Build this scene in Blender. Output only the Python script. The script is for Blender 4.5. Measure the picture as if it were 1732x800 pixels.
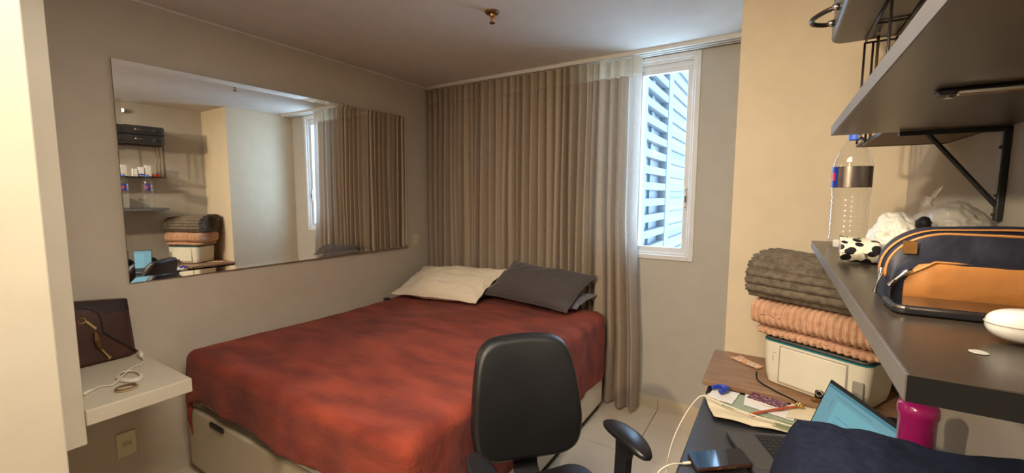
import bpy, bmesh, math, random
from mathutils import Vector, Matrix, noise
from math import sin, cos, pi, radians, atan2, sqrt, exp
random.seed(7)
for o in list(bpy.data.objects): bpy.data.objects.remove(o)
SC = bpy.context.scene; COL = SC.collection

# ------------------------------------------------------------ camera
yaw, pit, rol = radians(31.9), radians(5.65), radians(0.2)
F = Vector((-sin(yaw)*cos(pit), cos(yaw)*cos(pit), -sin(pit)))
R0 = Vector((cos(yaw), sin(yaw), 0)); U0 = R0.cross(F)
R = R0*cos(rol)+U0*sin(rol); U = R.cross(F)
cam = bpy.data.cameras.new('camera'); cam.sensor_width = 36; cam.lens = 36*723/1732; cam.clip_start = .02; cam.clip_end = 600
co = bpy.data.objects.new('camera', cam); COL.objects.link(co)
co.matrix_world = Matrix(((R.x, U.x, -F.x, 0), (R.y, U.y, -F.y, 0), (R.z, U.z, -F.z, 1.607), (0, 0, 0, 1)))
SC.camera = co

# ------------------------------------------------------------ light and exposure
SC.view_settings.view_transform = 'Standard'; SC.view_settings.look = 'None'
SC.view_settings.gamma = 1; SC.view_settings.exposure = 0.45; SC.view_settings.use_curve_mapping = False
W = bpy.data.worlds.new('sky'); SC.world = W; W.use_nodes = True
wn = W.node_tree; wn.nodes.clear()
wo = wn.nodes.new('ShaderNodeOutputWorld'); wb = wn.nodes.new('ShaderNodeBackground')
wt = wn.nodes.new('ShaderNodeTexCoord'); ws = wn.nodes.new('ShaderNodeSeparateXYZ'); wr = wn.nodes.new('ShaderNodeValToRGB')
wn.links.new(wt.outputs['Generated'], ws.inputs[0]); wn.links.new(ws.outputs['Z'], wr.inputs[0])
wn.links.new(wr.outputs[0], wb.inputs[0]); wn.links.new(wb.outputs[0], wo.inputs[0])
wr.color_ramp.elements[0].color = (.52, .76, 1, 1); wr.color_ramp.elements[0].position = 0
wr.color_ramp.elements[1].color = (.40, .66, 1, 1); wr.color_ramp.elements[1].position = .8
wb.inputs[1].default_value = 9

def lamp(name, kind, loc, power, color, **k):
    l = bpy.data.lights.new(name, kind); l.energy = power; l.color = color
    for a, v in k.items(): setattr(l, a, v)
    o = bpy.data.objects.new(name, l); COL.objects.link(o); o.location = loc
    return o
# the hall lamp that throws the warm light past the wardrobe, and an added soft overhead fill with no real fixture
l1 = lamp('hall_lamp_light', 'SPOT', (-1.05, -.95, 2.36), 150, (1, .80, .54), spot_size=radians(116), spot_blend=1, shadow_soft_size=.05)
l1.rotation_euler = (Vector((.25, 2.2, 1.2))-Vector((-1.05, -.95, 2.36))).to_track_quat('-Z', 'Y').to_euler()
l2 = lamp('added_fill_light', 'AREA', (-.5, .42, 2.575), 38, (1, .88, .74), shape='RECTANGLE', size=.8, size_y=.8)

# ------------------------------------------------------------ materials
def mat(name, col, rough=.6, metal=0, col2=None, nscale=8, ndetail=4, bump=0, bscale=60, aniso=None, coat=0, sheen=0, spec=.5, ramp=(.35, .65), emit=None, estr=0, space='Object'):
    m = bpy.data.materials.new(name); m.use_nodes = True; t = m.node_tree; p = t.nodes['Principled BSDF']
    p.inputs['Base Color'].default_value = (*col, 1); p.inputs['Roughness'].default_value = rough; p.inputs['Metallic'].default_value = metal
    p.inputs['Coat Weight'].default_value = coat; p.inputs['Sheen Weight'].default_value = sheen; p.inputs['Specular IOR Level'].default_value = spec
    tc = t.nodes.new('ShaderNodeTexCoord'); mp = t.nodes.new('ShaderNodeMapping'); t.links.new(tc.outputs[space], mp.inputs[0])
    if aniso: mp.inputs['Scale'].default_value = aniso
    if col2 is None: col2 = tuple(min(1, c*1.05+.002) for c in col); 
    n = t.nodes.new('ShaderNodeTexNoise'); n.inputs['Scale'].default_value = nscale; n.inputs['Detail'].default_value = ndetail
    t.links.new(mp.outputs[0], n.inputs['Vector'])
    r = t.nodes.new('ShaderNodeValToRGB'); r.color_ramp.elements[0].position = ramp[0]; r.color_ramp.elements[1].position = ramp[1]
    r.color_ramp.elements[0].color = (*col, 1); r.color_ramp.elements[1].color = (*col2, 1)
    t.links.new(n.outputs['Fac'], r.inputs[0]); t.links.new(r.outputs[0], p.inputs['Base Color'])
    if bump:
        n2 = t.nodes.new('ShaderNodeTexNoise'); n2.inputs['Scale'].default_value = bscale; n2.inputs['Detail'].default_value = 3
        t.links.new(mp.outputs[0], n2.inputs['Vector'])
        b = t.nodes.new('ShaderNodeBump'); b.inputs['Strength'].default_value = bump; b.inputs['Distance'].default_value = .005
        t.links.new(n2.outputs['Fac'], b.inputs['Height']); t.links.new(b.outputs[0], p.inputs['Normal'])
    if emit: p.inputs['Emission Color'].default_value = (*emit, 1); p.inputs['Emission Strength'].default_value = estr
    return m
def fabric_translucent(name, col, trans, clear):
    m = bpy.data.materials.new(name); m.use_nodes = True; t = m.node_tree; t.nodes.clear()
    out = t.nodes.new('ShaderNodeOutputMaterial'); d = t.nodes.new('ShaderNodeBsdfDiffuse'); tr = t.nodes.new('ShaderNodeBsdfTranslucent')
    cl = t.nodes.new('ShaderNodeBsdfTransparent'); m1 = t.nodes.new('ShaderNodeMixShader'); m2 = t.nodes.new('ShaderNodeMixShader')
    tc = t.nodes.new('ShaderNodeTexCoord'); mp = t.nodes.new('ShaderNodeMapping'); mp.inputs['Scale'].default_value = (1, 1, .12)
    n = t.nodes.new('ShaderNodeTexNoise'); n.inputs['Scale'].default_value = 220; r = t.nodes.new('ShaderNodeValToRGB')
    t.links.new(tc.outputs['Object'], mp.inputs[0]); t.links.new(mp.outputs[0], n.inputs['Vector']); t.links.new(n.outputs['Fac'], r.inputs[0])
    r.color_ramp.elements[0].position = .3; r.color_ramp.elements[1].position = .7
    r.color_ramp.elements[0].color = (*[c*.9 for c in col], 1); r.color_ramp.elements[1].color = (*[min(1, c*1.08) for c in col], 1)
    t.links.new(r.outputs[0], d.inputs[0]); t.links.new(r.outputs[0], tr.inputs[0])
    m1.inputs[0].default_value = trans; m2.inputs[0].default_value = clear
    t.links.new(d.outputs[0], m1.inputs[1]); t.links.new(tr.outputs[0], m1.inputs[2])
    t.links.new(m1.outputs[0], m2.inputs[1]); t.links.new(cl.outputs[0], m2.inputs[2]); t.links.new(m2.outputs[0], out.inputs[0])
    return m
def clear_plastic(name, tint, gloss=.25, rough=.05, body=0.0, bcol=(1, 1, 1)):
    m = bpy.data.materials.new(name); m.use_nodes = True; t = m.node_tree; t.nodes.clear()
    out = t.nodes.new('ShaderNodeOutputMaterial'); cl = t.nodes.new('ShaderNodeBsdfTransparent'); cl.inputs[0].default_value = (*tint, 1)
    g = t.nodes.new('ShaderNodeBsdfGlossy'); g.inputs['Roughness'].default_value = rough
    lw = t.nodes.new('ShaderNodeLayerWeight'); lw.inputs[0].default_value = .5
    pw = t.nodes.new('ShaderNodeMath'); pw.operation = 'POWER'; pw.inputs[1].default_value = 3.0; t.links.new(lw.outputs['Facing'], pw.inputs[0])
    ml_ = t.nodes.new('ShaderNodeMath'); ml_.operation = 'MULTIPLY_ADD'; ml_.inputs[1].default_value = gloss*1.6; ml_.inputs[2].default_value = .04; t.links.new(pw.outputs[0], ml_.inputs[0])
    mx = t.nodes.new('ShaderNodeMixShader'); t.links.new(ml_.outputs[0], mx.inputs[0]); t.links.new(cl.outputs[0], mx.inputs[1]); t.links.new(g.outputs[0], mx.inputs[2])
    d = t.nodes.new('ShaderNodeBsdfDiffuse'); d.inputs[0].default_value = (*bcol, 1); m2 = t.nodes.new('ShaderNodeMixShader'); m2.inputs[0].default_value = body
    t.links.new(mx.outputs[0], m2.inputs[1]); t.links.new(d.outputs[0], m2.inputs[2]); t.links.new(m2.outputs[0], out.inputs[0])
    return m
def voro(name, c1, c2, scale, thr, rough=.6, feature='F1', aniso=None):
    m = bpy.data.materials.new(name); m.use_nodes = True; t = m.node_tree; p = t.nodes['Principled BSDF']; p.inputs['Roughness'].default_value = rough
    tc = t.nodes.new('ShaderNodeTexCoord'); v = t.nodes.new('ShaderNodeTexVoronoi'); v.inputs['Scale'].default_value = scale
    mp = t.nodes.new('ShaderNodeMapping'); t.links.new(tc.outputs['Object'], mp.inputs[0])
    if aniso: mp.inputs['Scale'].default_value = aniso
    r = t.nodes.new('ShaderNodeValToRGB'); r.color_ramp.interpolation = 'CONSTANT'
    r.color_ramp.elements[0].color = (*c1, 1); r.color_ramp.elements[1].color = (*c2, 1); r.color_ramp.elements[1].position = thr
    t.links.new(mp.outputs[0], v.inputs['Vector']); t.links.new(v.outputs['Distance'], r.inputs[0]); t.links.new(r.outputs[0], p.inputs['Base Color'])
    return m
M = dict(
 wall=mat('wall_paint', (.49, .455, .40), .85, bump=.15, bscale=180),
 walll=mat('grey_wall_paint', (.52, .45, .35), .85, bump=.15, bscale=180),
 ceil=mat('ceiling_paint', (.62, .57, .52), .9),
 cream=mat('cream_pillar_paint', (.68, .57, .41), .8, bump=.1, bscale=180),
 tile=mat('floor_tile', (.66, .57, .44), .28, col2=(.70, .61, .48), nscale=5),
 grout=mat('grout', (.33, .27, .19), .9),
 skirt=mat('skirting_tile', (.62, .53, .38), .35),
 white=mat('white_lacquer', (.58, .52, .40), .38),
 alu=mat('white_aluminium', (.70, .69, .68), .45),
 rail=mat('rail_white', (.68, .66, .62), .5),
 mirror=mat('mirror_silver', (.90, .91, .90), .012, 1, col2=(.91, .92, .91)),
 mglass=mat('mirror_edge', (.10, .12, .11), .2),
 leather=mat('black_leather', (.012, .012, .013), .36, bump=.25, bscale=350, spec=.5),
 bplast=mat('black_plastic', (.014, .014, .016), .42),
 armpad=mat('armrest_rubber', (.012, .012, .014), .30),
 blanket=mat('rust_plush', (.155, .019, .009), .95, col2=(.295, .045, .020), nscale=6, ndetail=12, bump=.9, bscale=38, sheen=.06, ramp=(.34, .66), aniso=(.6, 1.5, 1.2)),
 mattress=mat('mattress_cover', (.72, .68, .62), .9),
 basefab=mat('bed_base_fabric', (.52, .45, .33), .95, bump=.3, bscale=400),
 basewhite=mat('bed_base_leatherette', (.74, .68, .58), .6),
 quiltw=mat('cream_quilt', (.80, .70, .54), .95, bump=1.0, bscale=55, aniso=(1, 1, 1), sheen=.2),
 quiltg=mat('grey_quilt', (.075, .063, .064), .95, bump=1.0, bscale=60, aniso=(1.3, .5, 1), sheen=.2),
 pillowin=mat('blue_grey_pillow', (.17, .165, .19), .95, bump=.4, bscale=40),
 curtain=fabric_translucent('taupe_curtain', (.42, .335, .255), .10, .0),
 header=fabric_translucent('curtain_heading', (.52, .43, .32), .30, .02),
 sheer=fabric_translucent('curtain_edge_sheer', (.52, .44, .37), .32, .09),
 desk=mat('black_desk', (.014, .015, .018), .36, col2=(.020, .021, .025), bump=.1, bscale=300, spec=1.0),
 shelf=mat('dark_shelf_laminate', (.040, .030, .021), .27, col2=(.018, .015, .012), nscale=3),
 shelfedge=mat('shelf_edge_band', (.115, .108, .105), .4),
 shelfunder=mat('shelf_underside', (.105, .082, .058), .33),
 wood=mat('walnut_board', (.22, .115, .062), .4, col2=(.33, .19, .105), nscale=7, ndetail=8, aniso=(1, 12, 1)),
 printer=mat('printer_white', (.72, .67, .54), .42),
 teal=mat('teal_edge', (.03, .20, .23), .25),
 darkgrey=mat('dark_grey_plastic', (.06, .058, .055), .45),
 grey=mat('grey_plastic', (.30, .28, .24), .5),
 knit=mat('charcoal_brown_plush', (.10, .075, .052), .95, col2=(.19, .15, .105), nscale=40, bump=.6, bscale=160, sheen=.1),
 peach=mat('peach_plush', (.56, .315, .185), .95, col2=(.68, .41, .26), nscale=35, bump=.5, bscale=160, sheen=.1),
 lapt=mat('laptop_grey', (.075, .078, .085), .38, .4),
 lapk=mat('laptop_keys', (.012, .012, .014), .5),
 glassblk=mat('black_glass', (.006, .007, .010), .06, coat=.5),
 screen=mat('laptop_screen', (.02, .03, .03), .3, emit=(.13, .29, .34), estr=.75),
 screenb=mat('screen_lines', (.02, .03, .03), .3, emit=(.05, .18, .24), estr=.75),
 screenw=mat('screen_panel', (.02, .03, .03), .3, emit=(.14, .36, .41), estr=.75),
 navy=mat('navy_cloth', (.010, .014, .032), .95, col2=(.016, .022, .048), nscale=60, bump=.5, bscale=500, spec=.2),
 quiltn=mat('navy_quilted_nylon', (.008, .010, .022), .5, col2=(.016, .019, .038), nscale=18, bump=.5, bscale=30),
 orange=mat('tan_leatherette', (.36, .145, .032), .55, col2=(.42, .17, .04), nscale=9, bump=.1, bscale=100),
 tan=mat('tan_piping', (.46, .20, .055), .45),
 chrome=mat('chrome', (.75, .73, .70), .15, 1),
 brass=mat('brass', (.55, .30, .10), .3, 1),
 darkbrass=mat('aged_brass', (.16, .085, .035), .45, .8),
 gold=mat('gold', (.65, .42, .15), .3, 1),
 brown=mat('brown_leather', (.045, .017, .010), .40, bump=.2, bscale=120, col2=(.06, .022, .013)),
 browndk=mat('dark_brown_leather', (.020, .008, .006), .5),
 cable=mat('white_cable', (.72, .66, .54), .45),
 bcable=mat('black_cable', (.008, .008, .008), .6, spec=.2),
 bone=mat('ivory_plastic', (.66, .58, .38), .4),
 hair=mat('hair_tie', (.42, .29, .14), .7),
 hair2=mat('hair_tie_dark', (.16, .09, .05), .7),
 paper=mat('white_paper', (.76, .73, .68), .8),
 cpaper=mat('cream_paper', (.72, .62, .42), .8),
 folder=mat('sage_folder', (.30, .36, .25), .6),
 folder2=mat('olive_folder', (.25, .28, .12), .6),
 blue=mat('blue_plastic', (.01, .04, .38), .35),
 purple=voro('purple_cover', (.50, .25, .28), (.09, .02, .055), 70, .33, .4),
 note=mat('pink_banknote', (.72, .30, .16), .8, col2=(.75, .60, .45), nscale=60, ramp=(.45, .55)),
 pen=mat('orange_pen', (.48, .085, .03), .35),
 amber=mat('amber_resin', (.16, .06, .015), .25),
 pink=mat('magenta_tumbler', (.32, .012, .12), .22, coat=.4),
 cow=voro('cow_print', (.010, .008, .008), (.78, .70, .54), 40, .46, .5, aniso=(1, .8, 1.3)),
 pet=clear_plastic('clear_bottle_plastic', (.97, .97, .96), .30, .08, .015, (.8, .85, .9)),
 petcap=mat('blue_cap', (.05, .14, .70), .4),
 silver=mat('silver_label', (.42, .36, .31), .28, .75, col2=(.16, .13, .115), nscale=14, aniso=(3, 3, .4)),
 bluel=mat('blue_label', (.015, .03, .28), .35), red=mat('red_plastic', (.55, .03, .02), .4),
 bag=clear_plastic('white_bag_film', (.85, .84, .82), .3, .25, .5, (.72, .70, .66)),
 bag2=mat('printed_bag', (.70, .67, .58), .4, col2=(.30, .30, .27), nscale=16, ramp=(.62, .66), bump=.6, bscale=30),
 earcase=mat('glossy_white_plastic', (.60, .58, .54), .15, coat=.5),
 case=mat('black_hard_case', (.035, .030, .026), .33, spec=.6),
 rod=mat('bronze_wire', (.30, .20, .09), .35, .8),
 rodd=mat('dark_wire', (.05, .042, .036), .4, .6),
 mdf=mat('brown_board', (.22, .13, .06), .6),
 tower=mat('tower_white', (.075, .090, .098), .7), towerg=mat('tower_glass', (.05, .075, .11), .5), towers=mat('tower_shade', (.065, .085, .10), .6),
 winy=mat('tower_yellow_blind', (.088, .090, .064), .6),
 pane=clear_plastic('window_glass', (.97, .985, 1), .06, .02),
 glow=mat('spot_glow', (1, .9, .7), .3, emit=(1, .85, .6), estr=14),
)
# ------------------------------------------------------------ geometry helpers
WL = {}
def wloc(p): return WL.get(p.name, Vector((0, 0, 0))) if p else Vector((0, 0, 0))
def obj(name, bm, m, parent=None, label=None, smooth=False, origin=None):
    me = bpy.data.meshes.new(name)
    base = wloc(parent); org = Vector(origin) if origin is not None else base
    bmesh.ops.recalc_face_normals(bm, faces=bm.faces)
    bmesh.ops.translate(bm, verts=bm.verts, vec=-org)
    bm.to_mesh(me); bm.free()
    if smooth: me.polygons.foreach_set('use_smooth', [True]*len(me.polygons))
    me.materials.append(m)
    o = bpy.data.objects.new(name, me); COL.objects.link(o)
    if parent: o.parent = parent
    o.location = org-base; WL[o.name] = org
    if label: o['label'] = label
    return o
def thing(name, label, cat, loc=(0, 0, 0), group=None):
    o = bpy.data.objects.new(name, None); COL.objects.link(o); o.location = loc; o.empty_display_size = .1
    WL[o.name] = Vector(loc); return tag(o, label, cat, group)
def tag(o, label, cat, group=None):
    o['label'] = label; o['category'] = cat
    if group: o['group'] = group
    return o
def struct(name, bm, m, parent=None, **k):
    o = obj(name, bm, m, parent, **k)
    if not parent: o['kind'] = 'structure'
    return o
def B(): return bmesh.new()
def box(bm, a, b, bev=0, seg=2, mtx=None):
    a, b = Vector(a), Vector(b); c = (a+b)/2; s = b-a
    t = bmesh.new(); bmesh.ops.create_cube(t, size=1); bmesh.ops.scale(t, vec=s, verts=t.verts)
    if bev: bmesh.ops.bevel(t, geom=t.edges[:], offset=bev, segments=seg, affect='EDGES', profile=.5)
    bmesh.ops.translate(t, vec=c, verts=t.verts)
    if mtx: bmesh.ops.transform(t, matrix=mtx, verts=t.verts)
    return merge(bm, t)
def merge(bm, t):
    vm = {v: bm.verts.new(v.co) for v in t.verts}
    for f in t.faces:
        try: bm.faces.new([vm[v] for v in f.verts])
        except ValueError: pass
    t.free(); return bm
def tube(bm, pts, r, n=10, closed=False, cap=True):
    P = [Vector(p) for p in pts]; N = len(P); rings = []
    rr = r if isinstance(r, (list, tuple)) else [r]*N; up = None
    for i, p in enumerate(P):
        if closed: t = P[(i+1) % N]-P[i-1]
        else: t = P[min(i+1, N-1)]-P[max(i-1, 0)]
        t.normalize()
        if up is None: up = t.orthogonal().normalized()
        up = (up-t*up.dot(t))
        if up.length < 1e-6: up = t.orthogonal()
        up.normalize(); w = t.cross(up)
        rings.append([bm.verts.new(p+(up*cos(2*pi*k/n)+w*sin(2*pi*k/n))*rr[i]) for k in range(n)])
    for i in range(N if closed else N-1):
        a, b = rings[i], rings[(i+1) % N]
        for k in range(n): bm.faces.new((a[k], a[(k+1) % n], b[(k+1) % n], b[k]))
    if cap and not closed: bm.faces.new(rings[0][::-1]); bm.faces.new(rings[-1])
    return bm
def smooth_path(pts, sub=8, closed=False):
    P = [Vector(p) for p in pts]; out = []; N = len(P)
    for i in range(N if closed else N-1):
        if closed: p0, p1, p2, p3 = P[i-1], P[i], P[(i+1) % N], P[(i+2) % N]
        else: p0, p1, p2, p3 = P[max(i-1, 0)], P[i], P[i+1], P[min(i+2, N-1)]
        for j in range(sub):
            t = j/sub
            out.append(.5*((2*p1)+(p2-p0)*t+(2*p0-5*p1+4*p2-p3)*t*t+(3*p1-p0-3*p2+p3)*t**3))
    if not closed: out.append(P[-1])
    return out
def lathe(bm, prof, c, n=32, mod=None, cap=False):
    c = Vector(c); rings = []
    for (r, z) in prof:
        ring = []
        for k in range(n):
            a = 2*pi*k/n; rr = r*(mod(a, z) if mod else 1)
            ring.append(bm.verts.new(c+Vector((rr*cos(a), rr*sin(a), z))))
        rings.append(ring)
    for i in range(len(rings)-1):
        for k in range(n): bm.faces.new((rings[i][k], rings[i][(k+1) % n], rings[i+1][(k+1) % n], rings[i+1][k]))
    if cap: bm.faces.new(rings[0][::-1]); bm.faces.new(rings[-1])
    return bm
def grid(bm, fn, nu, nv, wrapu=False):
    vs = [[bm.verts.new(fn(i/nu, j/nv)) for j in range(nv+1)] for i in range(nu if wrapu else nu+1)]
    for i in range(nu):
        a = vs[i]; b = vs[(i+1) % len(vs)] if wrapu else vs[i+1]
        for j in range(nv): bm.faces.new((a[j], b[j], b[j+1], a[j+1]))
    return vs
def frame(o, x, y, z):
    x, y, z = Vector(x).normalized(), Vector(y).normalized(), Vector(z).normalized()
    return Matrix(((x.x, y.x, z.x, o[0]), (x.y, y.y, z.y, o[1]), (x.z, y.z, z.z, o[2]), (0, 0, 0, 1)))
def prism(bm, poly, z0, z1, mtx=None, bev=0, seg=2):
    t = bmesh.new(); vs = [t.verts.new((p[0], p[1], z0)) for p in poly]; f = t.faces.new(vs)
    e = bmesh.ops.extrude_face_region(t, geom=[f]); nv = [g for g in e['geom'] if isinstance(g, bmesh.types.BMVert)]
    bmesh.ops.translate(t, vec=(0, 0, z1-z0), verts=nv)
    if bev:
        ed = [x for x in t.edges if abs(x.verts[0].co.z-x.verts[1].co.z) < 1e-6]
        bmesh.ops.bevel(t, geom=ed, offset=bev, segments=seg, affect='EDGES', profile=.5)
    if mtx: bmesh.ops.transform(t, matrix=mtx, verts=t.verts)
    return merge(bm, t)
def rrect(x0, y0, x1, y1, r, n=5):
    out = []
    for cx, cy, a0 in ((x1-r, y1-r, 0), (x0+r, y1-r, 90), (x0+r, y0+r, 180), (x1-r, y0+r, 270)):
        for k in range(n+1): a = radians(a0+90*k/n); out.append((cx+r*cos(a), cy+r*sin(a)))
    return out

# ------------------------------------------------------------ the room
XL, YB, H = -2.88, 3.20, 2.60
XP, YP, XR = -.20, 2.42, .455          # pillar side, pillar front, right wall
YN = -2.4
b = B(); box(b, (XL-.1, YN-.1, -.12), (XR+.1, YB+.1, -.012)); fl = struct('floor', b, M['grout'])
T = .41; g = .0045; protot = None
x_lines = [-.69+T*i for i in range(-5, 3)]; y_lines = [2.935+T*j for j in range(-7, 1)]
for xa in x_lines:
    for ya in y_lines:
        x0, x1, y0, y1 = max(xa, XL)+g/2, min(xa+T, XR)-g/2, ya+g/2, min(ya+T, YB)-g/2
        if x1-x0 < .03 or y1-y0 < .03: continue
        b = B(); box(b, (x0, y0, -.012), (x1, y1, 0), .0012, 1); obj('tile', b, M['tile'], fl)
b = B(); box(b, (XL, YN, -.012), (XR, y_lines[0]-g/2, 0)); box(b, (XL, y_lines[0]+g, -.012), (x_lines[0]-g, YB, 0))
o = obj('tile_field', b, M['tile'], fl)
b = B(); box(b, (XL-.1, YN-.1, H), (XR+.1, YB+.1, H+.1)); struct('ceiling', b, M['ceil'])
b = B(); box(b, (XL-.1, YN, 0), (XL, YB, H)); struct('wall_left', b, M['walll'])
b = B(); box(b, (XR, YN, 0), (XR+.1, YP, H)); struct('wall_right', b, M['wall'])
b = B(); box(b, (XL-.1, YN-.1, 0), (XR+.1, YN, H)); struct('wall_near', b, M['wall'])
WX0, WX1, WZ0, WZ1 = -1.32, -.493, 1.137, 2.577
b = B(); box(b, (XL-.1, YB, 0), (WX0+.01, YB+.14, H)); box(b, (WX1-.01, YB, 0), (XR+.1, YB+.14, H))
box(b, (WX0+.01, YB, 0), (WX1-.01, YB+.14, WZ0+.01)); box(b, (WX0+.01, YB, WZ1-.01), (WX1-.01, YB+.14, H)); struct('wall_back', b, M['wall'])
b = B(); box(b, (XP, YP, 0), (XR+.1, YB, H), .002, 1); struct('wall_pillar', b, M['cream'])
b = B(); box(b, (XL, YN, H-.008), (XL+.006, YB, H)); struct('trim_1', b, M['rail'])
# skirting on the back wall made of tiles
sk = bpy.data.objects.new('baseboard_back', None); COL.objects.link(sk); sk['kind'] = 'structure'; WL[sk.name] = Vector((0, 0, 0))
for k in range(-6, 3):
    x0, x1 = -.69+T*k+.0015, min(-.69+T*(k+1)-.0015, XP)
    if x1-x0 < .02: continue
    b = B(); box(b, (max(x0, XL), YB-.010, 0), (x1, YB, .088), .0015, 1); obj('tile', b, M['skirt'], sk)

# window
win = bpy.data.objects.new('window_1', None); COL.objects.link(win); win['kind'] = 'structure'; win.location = ((WX0+WX1)/2, YB, WZ0); WL['window_1'] = Vector(win.location)
def frame4(x0, x1, z0, z1, w, y0, y1, bev=.003):
    b = B()
    box(b, (x0, y0, z0), (x0+w, y1, z1), bev, 1); box(b, (x1-w, y0, z0), (x1, y1, z1), bev, 1)
    box(b, (x0+w, y0, z0), (x1-w, y1, z0+w), bev, 1); box(b, (x0+w, y0, z1-w), (x1-w, y1, z1), bev, 1); return b
obj('casing', frame4(WX0, WX1, WZ0, WZ1, .034, YB-.014, YB+.02), M['alu'], win)
obj('window_frame', frame4(WX0+.030, WX1-.030, WZ0+.030, WZ1-.030, .022, YB+.004, YB+.09), M['alu'], win)
b = B(); box(b, (WX0+.05, YB+.02, WZ1-.085), (WX1-.05, YB+.075, WZ1-.050)); box(b, (WX0+.05, YB+.01, WZ1-.0625), (WX1-.05, YB+.022, WZ1-.058)); obj('top_track', b, M['alu'], win)
XM = (WX0+WX1)/2
obj('sash', frame4(XM-.02, WX1-.050, WZ0+.050, WZ1-.075, .038, YB+.028, YB+.055), M['alu'], win)
obj('sash', frame4(WX0+.050, XM+.02, WZ0+.050, WZ1-.075, .038, YB+.058, YB+.085), M['alu'], win)
b = B(); box(b, (XM+.016, YB+.040, WZ0+.086), (WX1-.086, YB+.043, WZ1-.112)); obj('pane', b, M['pane'], win)
b = B(); box(b, (WX0+.086, YB+.070, WZ0+.086), (XM-.016, YB+.073, WZ1-.112)); obj('pane', b, M['pane'], win)
b = B(); box(b, (WX1-.078, YB+.018, 1.50), (WX1-.062, YB+.030, 1.66), .003); hl = obj('latch', b, M['rail'], win)
b = B(); box(b, (WX1-.075, YB+.008, 1.555), (WX1-.065, YB+.020, 1.60), .002)
for z in (1.52, 1.64): box(b, (WX1-.073, YB+.014, z-.004), (WX1-.067, YB+.019, z+.004))
obj('latch_grip', b, M['darkgrey'], hl)

# ------------------------------------------------------------ tower outside
tw = thing('apartment_tower', 'tall white apartment tower with stacked balconies seen through the window', 'building', (-20, 100, -30))
TX = -21.
b = B(); box(b, (TX-14, 74, -30), (TX-1.6, 150, 62)); obj('wall', b, M['towers'], tw)
b = B()
for y0, y1 in ((76.5, 79), (95.8, 99.6), (129, 132)): box(b, (TX-1.6, y0, -30), (TX+.25, y1, 62))
obj('column', b, M['tower'], tw)
zf = -28.
k = 0
while zf < 60:
    b = B(); box(b, (TX-1.6, 79, zf), (TX+.12, 95.8, zf+1.45)); obj('balcony', b, M['tower'], tw)
    b = B(); box(b, (TX-1.6, 99.6, zf), (TX+.0, 129, zf+1.35)); obj('balcony', b, M['tower'], tw)
    b = B(); box(b, (TX-1.6, 80, zf+1.45), (TX-1.3, 95, zf+3.0)); obj('window', b, M['towerg'], tw)
    b = B(); box(b, (TX-1.6, 101, zf+1.35), (TX-.5, 121, zf+3.0)); obj('blind', b, M['winy'] if (k % 3) else M['tower'], tw)
    b = B(); box(b, (TX-1.6, 122, zf+1.4), (TX-1.2, 128, zf+2.8)); obj('window', b, M['towerg'], tw)
    b = B(); box(b, (TX-1.6, 86.5, zf+1.45), (TX-.9, 88.6, zf+3.0)); obj('divider', b, M['tower'], tw)
    zf += 3.05; k += 1

# ------------------------------------------------------------ curtain and rail
rail = thing('curtain_rail', 'slim white double curtain rail along the ceiling above the window', 'curtain rail', (-1.5, 3.10, H))
b = B(); box(b, (XL+.005, 3.055, H-.010), (XP-.002, 3.175, H)); obj('rail_base', b, M['rail'], rail)
for y in (3.062, 3.108, 3.152):
    b = B(); box(b, (XL+.005, y-.006, H-.026), (XP-.002, y+.010, H-.010), .002, 1); obj('track', b, M['rail'], rail)
rc = random.Random(3)
NP = 30; knots = [0]
for i in range(NP): knots.append(knots[-1]+rc.uniform(.6, 1.45))
tot = knots[-1]; knots = [k/tot for k in knots]
amps = [rc.uniform(.65, 1.2) for _ in range(NP+1)]; dr = [rc.uniform(-1, 1) for _ in range(NP+1)]
def fold(s):
    for i in range(NP):
        if s <= knots[i+1] or i == NP-1:
            t = (s-knots[i])/(knots[i+1]-knots[i]); return i, max(0, min(1, t))
CX0, CX1, CZ0, CZ1 = XL+.02, -.872, .015, 2.572
def cur(s, z):
    i, t = fold(s); h = (CZ1-z)/(CZ1-CZ0)
    A = (amps[i]*(1-t)+amps[i+1]*t)*(.033+.016*min(1, h*3)); ph = 2*pi*t
    x = CX0+(CX1-CX0)*s
    wob = .012*sin(1.7*i+h*2.2)*h+.010*h*(dr[i]*(1-t)+dr[i+1]*t)+.008*sin(h*7+s*19)*h
    x += wob+.030*(dr[i]*(1-t)+dr[i+1]*t)*h*h
    y = 3.108+A*(1-2*abs(sin(ph/2))**.62)+.004*sin(2*ph+i)+.006*sin(s*47+h*9)*h
    if s > .87:                                   # free part beside the bed: fans forward and outward
        q = (s-.87)/.13; w = max(0, min(1, (h-.45)/.35))
        x += (.075*q-.01)*w; y -= .055*w*max(0, min(1, (q-.30)/.25))*(1-.3*q); x += .055*w*(1-q)
    return Vector((x, min(y, 3.19), z))
ct = thing('curtain', 'floor-length taupe pleated curtain hanging behind the bed head', 'curtain', (-1.87, 3.108, 0.015))
S1 = .955
b = B(); grid(b, lambda u, v: cur(u*S1, CZ0+(2.445-CZ0)*v), 760, 44); obj('curtain_cloth', b, M['curtain'], ct, smooth=True)
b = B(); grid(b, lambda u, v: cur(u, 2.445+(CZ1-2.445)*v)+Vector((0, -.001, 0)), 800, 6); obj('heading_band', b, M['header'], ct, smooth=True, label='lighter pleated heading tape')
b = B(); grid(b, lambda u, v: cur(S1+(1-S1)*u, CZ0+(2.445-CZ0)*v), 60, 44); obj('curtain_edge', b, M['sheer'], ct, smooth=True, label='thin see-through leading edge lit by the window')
b = B(); grid(b, lambda u, v: cur(u, .205+.004*v)+Vector((0, -.0035, 0)), 800, 1); obj('hem_seam', b, M['curtain'], ct, smooth=True)

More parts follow.
